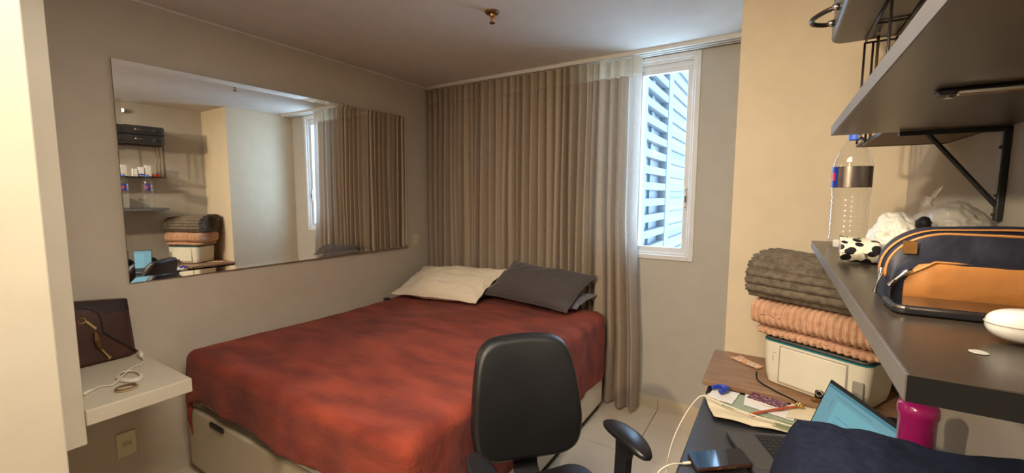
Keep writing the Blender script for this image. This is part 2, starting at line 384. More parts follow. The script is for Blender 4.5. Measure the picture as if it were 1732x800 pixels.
# ------------------------------------------------------------ mirror
mz0, mz1, my0, my1 = 1.136, 2.278, .815, 2.760
mir = thing('wall_mirror', 'large wide wall mirror reflecting the shelves, hung above the bed side', 'mirror', (XL+.01, (my0+my1)/2, mz0))
yw = -.020
def mx(y): return XL+.040-(y-1.787)*yw*-1*-1 if False else XL+.034+(y-1.787)*.020
b = B(); bw = .026
def mv(y, z, d): return b.verts.new((mx(y)+d, y, z))
outr = [mv(my0, mz0, 0), mv(my1, mz0, 0), mv(my1, mz1, 0), mv(my0, mz1, 0)]
inn = [mv(my0+bw, mz0+bw, -.0008), mv(my1-bw, mz0+bw, -.0008), mv(my1-bw, mz1-bw, -.0008), mv(my0+bw, mz1-bw, -.0008)]
for i in range(4): b.faces.new((outr[i], outr[(i+1) % 4], inn[(i+1) % 4], inn[i]))
b.faces.new(inn); obj('mirror_glass', b, M['mirror'], mir)
b = B(); vs = []
for d in (-.0012, -.010): vs.append([b.verts.new((mx(y)+d, y, z)) for y, z in ((my0, mz0), (my1, mz0), (my1, mz1), (my0, mz1))])
b.faces.new(vs[0]); b.faces.new(vs[1])
for i in range(4): b.faces.new((vs[0][i], vs[0][(i+1) % 4], vs[1][(i+1) % 4], vs[1][i]))
obj('backing', b, M['mglass'], mir)
b = B()
for y in (my0+.1, my1-.1):
    for z in (mz0+.1, mz1-.1): box(b, (XL, y-.02, z-.02), (mx(y)-.010, y+.02, z+.02))
obj('mount', b, M['darkgrey'], mir)

# switch and outlet
sw = thing('light_switch', 'small ivory switch plate on the wall between mirror and curtain', 'switch', (XL, 2.915, 1.12))
b = B(); box(b, (XL, 2.880, 1.118), (XL+.009, 2.950, 1.234), .003); obj('plate', b, M['bone'], sw)
b = B(); box(b, (XL+.009, 2.903, 1.150), (XL+.013, 2.927, 1.200), .002); box(b, (XL+.013, 2.909, 1.17), (XL+.0155, 2.921, 1.183)); obj('rocker', b, M['bone'], sw)
ol = thing('wall_outlet', 'ivory power outlet plate on the wall under the white shelf', 'outlet', (XL, .745, .22))
b = B(); box(b, (XL, .706, .215), (XL+.009, .788, .345), .003); obj('plate', b, M['bone'], ol)
b = B(); box(b, (XL+.008, .728, .268), (XL+.012, .768, .296), .004); st = obj('socket', b, M['bone'], ol)
b = B()
for y in (.737, .748, .759): tube(b, [(XL+.0105, y, .282), (XL+.0128, y, .282)], .0032, 8)
obj('socket_hole', b, M['bcable'], st)

# ------------------------------------------------------------ wardrobe, white shelf
wd = thing('wardrobe', 'tall cream lacquered wardrobe at the left edge with a hanging side unit', 'wardrobe', (-2.2, -.4, 0))
b = B(); box(b, (XL+.01, -1.4, .0), (-1.575, .285, 2.585), .002, 1); obj('body', b, M['white'], wd)
b = B(); box(b, (-1.575, -.55, .02), (-1.55, .285, 2.57), .003, 1); obj('door', b, M['white'], wd)
b = B(); box(b, (-1.575, -1.4, .02), (-1.55, -.555, 2.57), .003, 1); obj('door', b, M['white'], wd)
b = B(); box(b, (XL+.01, .286, .642), (-2.21, .462, 2.585), .002, 1); obj('hanging_unit', b, M['white'], wd)
b = B(); box(b, (XL+.001, .463, .716), (-2.20, .812, .778), .004, 2)
ws_ = tag(obj('wall_shelf', b, M['white'], origin=(-2.5, .64, .716)), 'thick white wall shelf carrying the brown handbag and coiled cable', 'shelf')

# handbag
hb = thing('handbag', 'dark brown leather handbag with gold fittings on the white shelf', 'bag', (-2.82, .63, .778))
def bagf(u, v, side):
    y = .47+.325*u; z = .779+.325*v
    lean = .0; w = (.050-.028*v)*(1-max(0, abs(u-.5)*2-.8)*3.)
    bul = .010*sin(pi*u)*sin(pi*min(1, v*1.1))
    y += -.025*max(0, u-.5)*v*1.2
    top = .0
    if v > .9: top = 0
    z += -.035*u*v
    return Vector((-2.815+side*(w+bul), y, z))
b = B(); grid(b, lambda u, v: bagf(u, v, 1), 20, 14); grid(b, lambda u, v: bagf(u, v, -1), 20, 14)
grid(b, lambda u, v: bagf(1, v, 2*u-1), 4, 14); grid(b, lambda u, v: bagf(0, v, 2*u-1), 4, 14); grid(b, lambda u, v: bagf(v, 0, 2*u-1), 4, 20); grid(b, lambda u, v: bagf(v, 1, 2*u-1), 4, 20)
bmesh.ops.remove_doubles(b, verts=b.verts, dist=.0005); obj('bag_body', b, M['brown'], hb, smooth=True)
def onbag(u, v, d=.004): return bagf(u, v, 1)+Vector((d, 0, 0))
b = B(); 
def flapf(s, t, d):
    u = s*.62; v = .86-(.10*s**3)-(1-t)*(.86-.0)*.0
    return onbag(s*.62, .60+(.28-.10*max(0, s-.7)*2)*t, d)
grid(b, lambda s, t: onbag(s*.60, .50+.40*t-.10*max(0, s-.75)*4*t, .004), 12, 6); grid(b, lambda s, t: onbag(s*.60, .50+.40*t-.10*max(0, s-.75)*4*t, .0005), 12, 6); obj('flap', b, M['brown'], hb)
b = B(); tube(b, smooth_path([onbag(0, .93), onbag(.35, .92), onbag(.56, .84), onbag(.62, .70), onbag(.62, .52)], 6), .0035, 6); obj('piping', b, M['browndk'], hb)
b = B(); grid(b, lambda s, t: onbag(.25+.75*s, .80+.20*t-.12*s*(1-t)*0, .003), 12, 3); grid(b, lambda s, t: onbag(.25+.75*s, .80+.20*t, .0005), 12, 3); obj('top_band', b, M['browndk'], hb)
b = B(); tube(b, [onbag(.62, .50, .006), onbag(.80, .30, .010), onbag(.99, .06, .012), onbag(1.03, .01, .010)], .005, 6); obj('strap', b, M['browndk'], hb)
b = B(); c = onbag(.40, .72, .006); tube(b, [c+Vector((0, .013*cos(a), .013*sin(a))) for a in [2*pi*k/14 for k in range(14)]], .003, 6, closed=True)
tube(b, [c+Vector((.004, .012, -.004)), c+Vector((.004, .045, -.050))], .006, 8); obj('clasp', b, M['gold'], hb)
b = B(); tube(b, [onbag(.53, .52, .01), onbag(.53, .40, .015), onbag(.55, .30, .015), onbag(.57, .22, .012)], [.006, .013, .012, .005], 8); obj('tassel', b, M['darkbrass'], hb)
b = B(); tube(b, [onbag(.57, .24, .014), onbag(.62, .14, .012), onbag(.655, .07, .012)], .0045, 8); tube(b, [onbag(.67, .08, .012), onbag(.64, .05, .012)], .004, 8); obj('zip_pull', b, M['gold'], hb)

# cable coil, ring
zc = .7835
cb = thing('usb_cable', 'white charging cable coiled on the white shelf in front of the handbag', 'cable', (-2.42, .66, .778))
pts = [(-2.66, .775, zc+.02), (-2.60, .765, zc), (-2.55, .70, zc), (-2.50, .645, zc)]
for k in range(4):
    for a in range(0, 360, 45):
        aa = radians(a+200); pts.append((-2.44+(.085-.006*k)*cos(aa)*1.0, .665+(.040-.003*k)*sin(aa)*1.0, zc+.0035*k*.7+.001*sin(a)))
pts += [(-2.40, .60, zc), (-2.42, .56, zc), (-2.40, .53, zc)]
b = B(); tube(b, smooth_path(pts, 5), .0028, 6); obj('cord', b, M['cable'], cb, smooth=True)
b = B(); tube(b, [(-2.72, .790, zc+.027), (-2.715, .788, zc+.026), (-2.665, .777, zc+.019), (-2.64, .772, zc+.014)], [.005, .011, .010, .004], 10); obj('plug', b, M['cable'], cb, smooth=True)
b = B(); tube(b, [(-2.40, .535, zc+.002), (-2.39, .515, zc+.002), (-2.37, .495, zc+.002)], [.004, .007, .007], 8); obj('plug', b, M['cable'], cb)
b = B(); box(b, (-2.384, .482, zc-.003), (-2.364, .498, zc+.005)); obj('plug_tip', b, M['gold'], cb)
ring = lambda cx, cy, rx, ry, z, rot=0: [(cx+rx*cos(a)*cos(rot)-ry*sin(a)*sin(rot), cy+rx*cos(a)*sin(rot)+ry*sin(a)*cos(rot), z) for a in [2*pi*k/28 for k in range(28)]]
ht = thing('hair_tie', 'tan and brown hair tie lying near the front edge of the white shelf', 'hair tie', (-2.30, .60, .778))
b = B(); tube(b, ring(-2.31, .617, .032, .036, .7822), .004, 8, closed=True); obj('elastic_loop', b, M['hair'], ht, smooth=True)
b = B(); tube(b, ring(-2.308, .613, .028, .033, .7885), .0028, 8, closed=True); obj('elastic_loop', b, M['hair2'], ht, smooth=True)
b = B(); tube(b, [(-2.60, .60+.035*cos(a), .700+.035*sin(a)) for a in [pi+pi*k/12 for k in range(13)]], .008, 8)
box(b, (-2.61, .555, .700), (-2.59, .575, .7155)); box(b, (-2.61, .625, .700), (-2.59, .645, .7155))
tag(obj('shelf_hook', b, M['browndk'], origin=(-2.6, .60, .70)), 'small dark curved hook under the white wall shelf', 'hook')

# ------------------------------------------------------------ bed
bed = thing('bed', 'low double bed with cream storage base against the left wall', 'bed', (-1.95, 2.0, 0))
BX0, BX1, BY0, BY1 = -2.80, -1.055, 1.00, 2.99
b = B(); box(b, (BX0, BY0, .05), (BX1, BY0+.03, .40), .012, 3); obj('front_panel', b, M['basefab'], bed)
b = B(); box(b, (BX0, BY0+.031, .05), (BX1, BY1, .388), .01, 2); obj('base', b, M['basewhite'], bed)
b = B(); box(b, (BX0+.04, BY0+.06, .012), (BX1-.012, BY1-.03, .05)); obj('plinth', b, M['bcable'], bed)
for x in (BX0+.07, BX1-.07):
    for y in (BY0+.07, BY1-.07):
        b = B(); lathe(b, [(.02, 0), (.026, .002), (.03, .05)], (x, y, .001), 16, cap=True); obj('foot', b, M['bplast'], bed)
b = B(); box(b, (-2.515, BY0-.012, .366), (-2.375, BY0+.003, .392), .005, 2); obj('pull_handle', b, M['bplast'], bed, label='black fabric pull handle')
b = B(); box(b, (BX0+.012, BY0+.035, .389), (BX1-.012, BY1-.01, .700), .05, 4); obj('mattress', b, M['mattress'], bed, smooth=True)

# blanket
ZT = .722; BRX, BFY = BX1+.006, BY0-.006; RAD = .05
def blanket(U_, V_):
    # U_: unfolded x, V_: unfolded y (distance towards the foot is below BFY)
    ex = max(0, U_-(BRX-RAD)); ey = max(0, (BFY+RAD)-V_); el = max(0, (BX0+.03+RAD)-U_)
    x, y = min(U_, BRX-RAD), max(V_, BFY+RAD)
    x = max(x, BX0+.03+RAD)
    dx = ex-el; e = sqrt(dx*dx+ey*ey)
    z = ZT+.010*noise.noise(Vector((U_*1.7, V_*1.5, 0)))*2+.004*noise.noise(Vector((U_*6, V_*9, 3)))
    z -= .012*max(0, (V_-2.2))*0
    if V_ > 2.5 and e == 0: z += .01*sin((V_-2.5)*2)
    if e > 0:
        nx, ny = dx/e, -ey/e; q = RAD*pi/2
        if e < q: a = e/RAD; off = RAD*sin(a); dz = RAD*(1-cos(a))
        else: off = RAD; dz = RAD+(e-q)
        hang = max(0, e-q)
        s = (V_ if ey == 0 else U_ if dx == 0 else atan2(ny, nx)*1.2)
        rp = min(1, hang/.2)
        off += rp*(.004+.006*sin(s*13+1.3*sin(s*5))+.003*sin(s*37+.7)) + .010*rp*noise.noise(Vector((s*3, hang*6, 1)))
        if el > 0 and ey == 0: off = min(off, RAD*.5+.0)
        x += nx*off; y += ny*off; z -= dz
    x = max(x, XL+.012)
    return Vector((x, y, z))
def bl(u, v):
    su = BRX+.44+.02*noise.noise(Vector((v*9, 0, 0)))
    u0 = BX0-.20
    U_ = u0+(su-u0)*u
    foot = .262+.008*sin(U_*3.1)+.006*sin(U_*13)+.10*max(0, (-2.66-U_))/.2*1.0
    V_ = (BFY-foot+.03)+(2.975-(BFY-foot+.03))*v
    return blanket(U_, V_)
b = B(); grid(b, bl, 190, 190)
me_bl = obj('throw_blanket', b, M['blanket'], smooth=True, origin=(-1.95, 2.0, .70)); tag(me_bl, 'rust-red plush blanket spread over the bed', 'blanket')
md = me_bl.modifiers.new('thickness', 'SOLIDIFY'); md.thickness = .007; md.offset = 1

# pillows
def pillow(name, corners, thick, m, label, seed, pinch=.06, flange=.03, wr=.014, name_q=True, group=None):
    c = [Vector(p) for p in corners]; nrm = ((c[1]-c[0]).cross(c[3]-c[0])).normalized()
    if nrm.z < 0: nrm = -nrm
    N = 110
    def f(u, v, s):
        p = c[0]*(1-u)*(1-v)+c[1]*u*(1-v)+c[2]*u*v+c[3]*(1-u)*v
        cu, cv = 2*u-1, 2*v-1
        cen = (c[0]+c[1]+c[2]+c[3])/4
        k = pinch*(1-min(1, max(abs(cu), abs(cv)))**2*0)*((1-cu*cu)*abs(cv)**3+(1-cv*cv)*abs(cu)**3)
        p = p+(cen-p)*k
        a = max(0, 1-(abs(cu)/(1-flange))**2.6)**.62*max(0, 1-(abs(cv)/(1-flange))**2.6)**.62
        h = a*thick*.5
        w = wr*(noise.noise(Vector((u*3.5+seed, v*3.0, s)))+.5*noise.noise(Vector((u*9+seed, v*8, s+4))))*(.4+a)
        w += (.0032*abs(sin(u*60+5*noise.noise(Vector((u*4, v*4, seed)))))*abs(sin(v*44+4*noise.noise(Vector((v*4, u*4, seed+3))))) if name_q else 0)
        e = .012*noise.noise(Vector((u*7+seed, v*7, 9)))*(1-a)
        return p+nrm*(s*h+w*(1 if s > 0 else .3)+e+s*.002)
    b = B(); grid(b, lambda u, v: f(u, v, 1), N, N); grid(b, lambda u, v: f(u, v, -1), N, N)
    for e_ in (0, 1): grid(b, lambda u, v: f(u, e_, 1).lerp(f(u, e_, -1), v), N, 1); grid(b, lambda u, v: f(e_, u, 1).lerp(f(e_, u, -1), v), N, 1)
    bmesh.ops.remove_doubles(b, verts=b.verts, dist=.0004)
    cen = sum(c, Vector())/4
    o = obj(name, b, m, smooth=True, origin=cen-Vector((0, 0, thick*.4))); tag(o, label, 'pillow', group); return o
pillow('pillow', [(-2.78, 2.60, .775), (-2.00, 2.72, .765), (-1.95, 3.03, .80), (-2.74, 3.03, .80)], .10, M['quiltg'], 'dark pillow mostly hidden beneath the cream pillow', 11)
pillow('pillow', [(-2.715, 2.45, .775), (-1.945, 2.60, .765), (-1.885, 2.955, .985), (-2.80, 2.93, .93)], .16, M['quiltw'], 'cream quilted pillow nearest the mirror wall', 2)
pillow('pillow', [(-1.80, 2.80, .775), (-1.19, 2.80, .785), (-1.13, 3.03, .85), (-1.80, 3.03, .85)], .12, M['pillowin'], 'blue-grey pillow peeking out under the dark grey pillow', 5)
pillow('pillow', [(-2.00, 2.745, .805), (-1.225, 2.70, .775), (-1.12, 3.00, 1.005), (-1.83, 2.975, 1.06)], .19, M['quiltg'], 'dark grey quilted pillow beside the cream one', 8)
b = B(); lathe(b, [(.0, .0), (.026, 0), (.03, .006), (.026, .014), (.012, .018), (0, .018)], (-2.735, 2.42, .727), 20); 
rm = tag(obj('small_gadget', b, M['bplast'], smooth=True, origin=(-2.735, 2.42, .727)), 'small black round gadget at the wall edge of the blanket', 'gadget')

# ------------------------------------------------------------ office chair
fw = Vector((.82, -.57, 0)).normalized(); lt = Vector((.57, .82, 0)).normalized(); up = Vector((0, 0, 1))
CO = Vector((-.87, 1.435, 0))
ch = thing('office_chair', 'black leatherette office chair with armrests between bed and desk', 'chair', (-.62, 1.25, 0))
tilt = radians(8); blt = Vector((.69, .72, 0)).normalized(); bfw = Vector((blt.y, -blt.x, 0)); bu = (up*cos(tilt)-bfw*sin(tilt)).normalized(); bn = bu.cross(blt)*-1
if bn.dot(bfw) < 0: bn = -bn
BO = Vector((-.84, 1.478, .455))
half = smooth_path([(0, .044, 0), (.09, .046, 0), (.165, .056, 0), (.219, .098, 0), (.238, .19, 0), (.234, .28, 0), (.221, .40, 0), (.197, .50, 0), (.145, .548, 0), (.06, .560, 0), (0, .562, 0)], 4)
half = [(p.x, p.y) for p in half]; ring_pts = half+[(-x, y) for x, y in half[-2:0:-1]]
def backpt(s, t, d): return BO+bu*t+blt*s+bn*d
def backshell(d0, d1, inset, bm, curved=.03, rings=7):
    n = len(ring_pts)
    # pad with rounded rim
    front = []
    prof = [(1.0, 0)]+[(1-inset*(1-cos(k*pi/2/rings)), sin(k*pi/2/rings)) for k in range(1, rings+1)]+[(.6, 1.04), (.3, 1.07), (.02, 1.08)]
    rs = []
    for sc, dd in prof:
        ring = []
        for k in range(n):
            X, T_ = ring_pts[k]; cx, cy = 0, .30
            X = cx+(X-cx)*sc; T_ = cy+(T_-cy)*sc
            ring.append(bm.verts.new(backpt(X, T_, d0+(d1-d0)*dd+curved*(X/.24)**2-.03*((T_-.22)/.3)**2)))
        rs.append(ring)
    for i in range(len(rs)-1):
        for k in range(n): bm.faces.new((rs[i][k], rs[i][(k+1) % n], rs[i+1][(k+1) % n], rs[i+1][k]))
    bm.faces.new(rs[-1])
b = B(); backshell(0, .045, .12, b); obj('backrest', b, M['leather'], ch, smooth=True)
b = B(); backshell(0, -.035, .12, b); obj('back_shell', b, M['bplast'], ch, smooth=True)
CC = CO+lt*.052
b = B(); m_ = frame(CC+up*.0, lt, bn, up)
pts = [CC+up*.56-bn*.045, CC+up*.46-bn*.03, CC+up*.395+fw*.03, CC+up*.385+fw*.16]
vsr = []
for i, p in enumerate(pts):
    d = [bn, bn, (fw+up*.8).normalized(), up][i]
    vsr.append([b.verts.new(p+lt*sx*.054+d*sy*.012) for sx, sy in ((-1, -1), (1, -1), (1, 1), (-1, 1))])
for i in range(3):
    for k in range(4): b.faces.new((vsr[i][k], vsr[i][(k+1) % 4], vsr[i+1][(k+1) % 4], vsr[i+1][k]))
b.faces.new(vsr[0][::-1]); b.faces.new(vsr[-1]); obj('back_support', b, M['bplast'], ch)
SCN = CC+fw*.27
ms = frame((SCN.x, SCN.y, 0), lt, fw, up)
b = B(); prism(b, rrect(-.235, -.225, .235, .225, .09, 8), .40, .475, ms, .028, 5); obj('seat', b, M['leather'], ch, smooth=True)
b = B(); box(b, (-.10, -.14, .37), (.10, .12, .40), .008, 2, ms); tube(b, [ms @ Vector((.08, 0, .385)), ms @ Vector((.26, 0, .385))], .007, 8); obj('mechanism', b, M['bplast'], ch)
b = B(); lathe(b, [(.028, .09), (.028, .22), (.018, .221), (.018, .37)], (SCN.x, SCN.y, 0), 20, cap=True); obj('gas_column', b, M['bplast'], ch)
b = B(); lathe(b, [(.045, .07), (.05, .075), (.045, .12), (.03, .125)], (SCN.x, SCN.y, 0), 20, cap=True); obj('hub', b, M['bplast'], ch)
for k in range(5):
    a = 2*pi*k/5+.35; d = Vector((cos(a), sin(a), 0)); s = Vector((-sin(a), cos(a), 0)); c0 = Vector((SCN.x, SCN.y, 0))
    b = B(); rs = []
    for rr, w, z0, z1 in ((.03, .024, .075, .115), (.17, .020, .072, .10), (.29, .015, .066, .085)):
        rs.append([b.verts.new(c0+d*rr+s*w*sx+up*z) for sx, z in ((-1, z0), (1, z0), (1, z1), (-1, z1))])
    for i in range(2):
        for q in range(4): b.faces.new((rs[i][q], rs[i][(q+1) % 4], rs[i+1][(q+1) % 4], rs[i+1][q]))
    b.faces.new(rs[0][::-1]); b.faces.new(rs[-1]); lg = obj('leg', b, M['bplast'], ch)
    b = B()
    for sd in (-1, 1): tube(b, [c0+d*.285+s*(.006*sd)+up*.031, c0+d*.285+s*(.022*sd)+up*.031], .030, 16)
    tube(b, [c0+d*.285+up*.04, c0+d*.285+up*.07], .006, 8); obj('caster', b, M['bplast'], lg)
def armrest(sd, off=0, zt=.695):
    c = CC+lt*(.288*sd)+fw*(.275+off)
    mm = frame((c.x, c.y, 0), fw, lt, up)
    b = B()
    def pf(u, a):
        x = -.135+.27*u; e = (1-abs(2*u-1)**3.2)**.5
        w = (.038+.008*sin(pi*u))*max(.03, e); h = .020*max(.05, e); y = w*cos(a)+.006*sin(pi*u)*sd
        sg = lambda q: (abs(q)**.6)*(1 if q > 0 else -1)
        z = zt-.012+h*sg(sin(a))-.018*max(0, 2*u-1)**2-.006*max(0, 1-2*u)**2
        return mm @ Vector((x, y, z))
    grid(b, lambda v, u: pf(u, 2*pi*v), 24, 28, wrapu=True); bmesh.ops.remove_doubles(b, verts=b.verts, dist=.0006)
    bmesh.ops.holes_fill(b, edges=[e for e in b.edges if e.is_boundary])
    pad = obj('armrest', b, M['armpad'], ch, smooth=True)
    b = B(); rs = []
    for p, w, h in ((( 0, 0, zt-.022), .042, .016), ((-.01, 0, .60), .034, .014), ((-.02, 0, .45), .032, .014), ((-.02, -.02*sd, .39), .030, .014), ((-.02, -.14*sd, .375), .030, .012)):
        hv = Vector((0, 0, 1)) if abs(p[1]) > .1 else Vector((0, 1, 0))
        rs.append([b.verts.new(mm @ (Vector(p)+Vector((w*sx, 0, 0))+hv*(h*sy if abs(p[1]) <= .1 else -h*sy*sd))) for sx, sy in ((-1, -1), (1, -1), (1, 1), (-1, 1))])
    for i in range(len(rs)-1):
        for q in range(4): b.faces.new((rs[i][q], rs[i][(q+1) % 4], rs[i+1][(q+1) % 4], rs[i+1][q]))
    b.faces.new(rs[0][::-1]); b.faces.new(rs[-1]); obj('arm_post', b, M['bplast'], pad)
armrest(1); armrest(-1)

# ------------------------------------------------------------ desk
dk = thing('desk', 'black desk along the right wall under the shelves', 'desk', (.12, 1.3, 0))
DX0 = -.225; DT = .76
b = B(); box(b, (DX0, .20, DT-.025), (XR-.002, YP-.003, DT), .006, 3); obj('desk_top', b, M['desk'], dk)
for y in (.28, 1.3, 2.36):
    b = B(); box(b, (DX0+.05, y-.012, 0.001), (XR-.03, y+.012, DT-.025), .002, 1); obj('side_panel', b, M['bplast'], dk)
b = B(); box(b, (XR-.05, .30, .30), (XR-.034, 2.34, .70)); obj('back_panel', b, M['bplast'], dk)
bd = thing('desk_riser', 'low walnut-coloured board at the far end of the desk beside the pillar', 'board', (.1, 2.19, DT))
b = B(); box(b, (-.243, 1.975, .778), (XR-.006, YP-.004, .800), .002, 1); obj('board', b, M['wood'], bd)
for y in (2.03, 2.36):
    b = B(); box(b, (-.19, y-.02, DT+.0005), (XR-.03, y+.02, .7778)); obj('runner', b, M['bplast'], bd)

# printer
pd = Vector((.89, -.46, 0)).normalized(); pn = Vector((-.46, -.89, 0)).normalized(); pb = -pn
P0 = Vector((-.030, 2.115, 0)); PW, PD = .385, .262
mp_ = frame((P0.x, P0.y, 0), pd, pb, up)
pr = thing('printer', 'cream-white printer on the walnut board carrying the folded blankets', 'printer', tuple(P0+Vector((.15, .1, .80))))
def prof(z0, z1, ins0, ins1):
    pass
b = B()
rows = []
for z, ins in ((.8008, .030), (.806, .018), (.84, .010), (.90, .004), (.96, .0), (.985, .0)):
    rows.append([b.verts.new(mp_ @ Vector((x, y, z))) for x, y in rrect(ins, ins*.6, PW-ins, PD-ins*.3, .035-ins*.3, 6)])
for i in range(len(rows)-1):
    n = len(rows[0])
    for k in range(n): b.faces.new((rows[i][k], rows[i][(k+1) % n], rows[i+1][(k+1) % n], rows[i+1][k]))
b.faces.new(rows[0][::-1]); b.faces.new(rows[-1]); obj('printer_body', b, M['printer'], pr, smooth=False)
b = B(); prism(b, rrect(-.001, -.001, PW+.001, PD+.001, .036, 6), .9855, .9905, mp_); obj('seam', b, M['teal'], pr, label='teal seam line under the lid')
b = B(); prism(b, rrect(.002, .002, PW-.002, PD-.002, .034, 6), .991, 1.003, mp_, .006, 2); obj('lid', b, M['darkgrey'], pr)
b = B(); box(b, (.078, -.0045, .822), (.315, .0035, .972), .004, 2, mp_); fp = obj('front_door', b, M['printer'], pr)
b = B(); box(b, (.074, -.0008, .818), (.0775, .004, .976), 0, 1, mp_); box(b, (.3155, -.0008, .818), (.319, .004, .976), 0, 1, mp_); box(b, (.074, -.0008, .9725), (.319, .004, .976), 0, 1, mp_); obj('door_gap', b, M['grey'], pr)
b = B(); box(b, (.335, -.003, .845), (.370, .004, .925), .002, 1, mp_); obj('control_recess', b, M['grey'], pr)
b = B()
for k, (z, w) in enumerate(((.950, .012), (.944, .010), (.938, .012), (.925, .004), (.918, .006), (.911, .004), (.904, .005))): box(b, (.047, .0007, z), (.047+w, .0045, z+.003), 0, 1, mp_)
obj('sticker_print', b, M['grey'], pr)
# blankets folded
def ribbed_fold(name, org, L, D, z0, z1, m, label, kind, seed, lean=0):
    """stack of fold: outline in (depth y, z) extruded along pd; kind 'long' = ribs run along, 'cross' = ribs run round"""
    rr = random.Random(seed); o = Vector(org); n = 110; hz = (z1-z0)/2; zc_ = (z0+z1)/2
    b = B(); NL = 230
    def P(u, a):
        ex = 3.8; ca, sa = cos(a), sin(a); r = (abs(ca)**ex+abs(sa)**ex)**(-1/ex)
        yy = D/2*r*ca; zz = hz*r*sa
        if kind == 'long': d = .0065*abs(sin(a*13+.5))
        else: d = .017*(abs(sin(pi*u*L/.0235))**.7-.7)+.003*noise.noise(Vector((u*20, a*3, seed)))
        sc = 1+d/max(.03, sqrt(yy*yy+zz*zz))
        yy *= sc; zz *= sc
        endr = 1-max(0, (abs(2*u-1)-.90)/.10)**2*.22
        zz *= endr; yy *= (endr*.5+.5)
        sag = .010*noise.noise(Vector((u*2.5, seed, a*.3)))
        x = L*u + (.006*sin(a*26) if kind == 'long' and (u < .02) else 0)
        zz += lean*u
        return o+pd*x+pb*(yy)+up*(zc_+zz+sag*(1 if sa > 0 else .2))
    vs = grid(b, lambda v, u: P(u, 2*pi*v), n, NL, wrapu=True)
    # end caps with layered spiral relief
    for jj, sg in ((0, -1), (NL, 1)):
        ringv = [vs[i][jj] for i in range(n)]; cen = sum((v.co for v in ringv), Vector())/n
        prev = ringv; K = 9
        for q in range(1, K+1):
            f_ = 1-q/K*.96; dd = pd*(sg*(.010*(abs(sin(q*pi/2.2)))-.0))
            cur_ = [b.verts.new(cen+(v.co-cen)*f_+dd+pd*(.003*sin(k*.9) if q % 2 else 0)) for k, v in enumerate(ringv)]
            for i in range(n): b.faces.new((prev[i], prev[(i+1) % n], cur_[(i+1) % n], cur_[i]))
            prev = cur_
        b.faces.new(prev)
    return obj(name, b, m, smooth=True, origin=o+pd*L/2+up*z0), b
def layer(parent_name, *a, **k): return ribbed_fold(parent_name, *a, **k)[0]
PB0 = P0+pb*.125-pd*.030
pl = layer('folded_blanket', PB0, .43, .26, 1.004, 1.043, M['peach'], '', 'cross', 4)
tag(pl, 'thin peach ribbed blanket layer directly on the printer lid', 'blanket')
pl2 = layer('folded_blanket', PB0-pd*.025, .455, .29, 1.043, 1.160, M['peach'], '', 'cross', 9)
tag(pl2, 'thick peach ribbed blanket folded under the charcoal one', 'blanket')
# charcoal roll: spiral profile
b = B(); o_ = PB0-pd*.03; L = .44; n = 260; NL = 26
zb, zt_ = 1.162, 1.350
def roll(v, u):
    a = 2*pi*v; ex = 3.3; ca, sa = cos(a), sin(a); r = (abs(ca)**ex+abs(sa)**ex)**(-1/ex)
    hy, hz = .150, (zt_-zb)/2
    yy, zz = hy*r*ca, hz*r*sa
    d = .015*abs(sin(a*9))**.7+.0020*sin(u*110)*.5
    k = 1+d/sqrt(yy*yy+zz*zz)
    yy *= k; zz *= k
    if sa > 0: yy += .035*sa*1; zz -= .030*u*sa + .025*max(0, u-.0)*sa*.0
    x = L*u-(.012*abs(cos(a*22)) if u < .04 else 0)
    return o_+pd*x+pb*yy+up*((zb+zt_)/2+zz)
vs = grid(b, roll, n, NL, wrapu=True)
for jj, sg in ((0, -1), (NL, 1)):
    rg = [vs[i][jj] for i in range(n)]; cen = sum((v.co for v in rg), Vector())/n; prev = rg; K = 16
    for q in range(1, K+1):
        f_ = 1-q/K*.97
        cr = [b.verts.new(cen+(v.co-cen)*f_+pd*sg*(.012*abs(sin((q/K*4+k/n)*pi))+.003*sin(k*1.1))) for k, v in enumerate(rg)]
        for i in range(n): b.faces.new((prev[i], prev[(i+1) % n], cr[(i+1) % n], cr[i]))
        prev = cr
    b.faces.new(prev)
tag(obj('folded_blanket', b, M['knit'], smooth=True, origin=o_+pd*L/2+up*zb), 'charcoal-brown ribbed plush blanket on top of the stack', 'blanket')

# things on the board and desk
def sheet(name, pts, z, m, th=.0015, curl=0, seed=0, parent=None, label=None, cat=None, n=10, group=None):
    c = [Vector((p[0], p[1], 0)) for p in pts]; b = B()
    def f(u, v, dz):
        p = c[0]*(1-u)*(1-v)+c[1]*u*(1-v)+c[2]*u*v+c[3]*(1-u)*v
        h = curl*abs(noise.noise(Vector((u*2+seed, v*2, seed))))+curl*.5*(abs(2*u-1)**4)*(abs(2*v-1)**2)
        return Vector((p.x, p.y, z+h+dz))
    grid(b, lambda u, v: f(u, v, 0), n, n); grid(b, lambda u, v: f(u, v, th), n, n)
    for e in (lambda u, v: f(u, 0, th*v), lambda u, v: f(u, 1, th*v), lambda u, v: f(0, u, th*v), lambda u, v: f(1, u, th*v)): grid(b, e, n, 1)
    bmesh.ops.remove_doubles(b, verts=b.verts, dist=1e-5)
    cen = sum(c, Vector())/4+Vector((0, 0, z))
    o = obj(name, b, m, parent, smooth=False, origin=None if parent else cen, label=label if parent else None)
    if not parent: tag(o, label, cat, group)
    return o
sheet('banknote', [(-.165, 2.315), (-.045, 2.225), (-.020, 2.265), (-.120, 2.365)], .8025, M['note'], .002, .006, 3, label='orange and pink banknote on the walnut board by the printer', cat='banknote')
sheet('document_folder', [(-.215, 1.90), (.16, 1.76), (.20, 1.965), (-.195, 1.968)], .7608, M['cpaper'], .006, .006, 1, label='cream paper folder at the bottom of the desk papers', cat='folder')
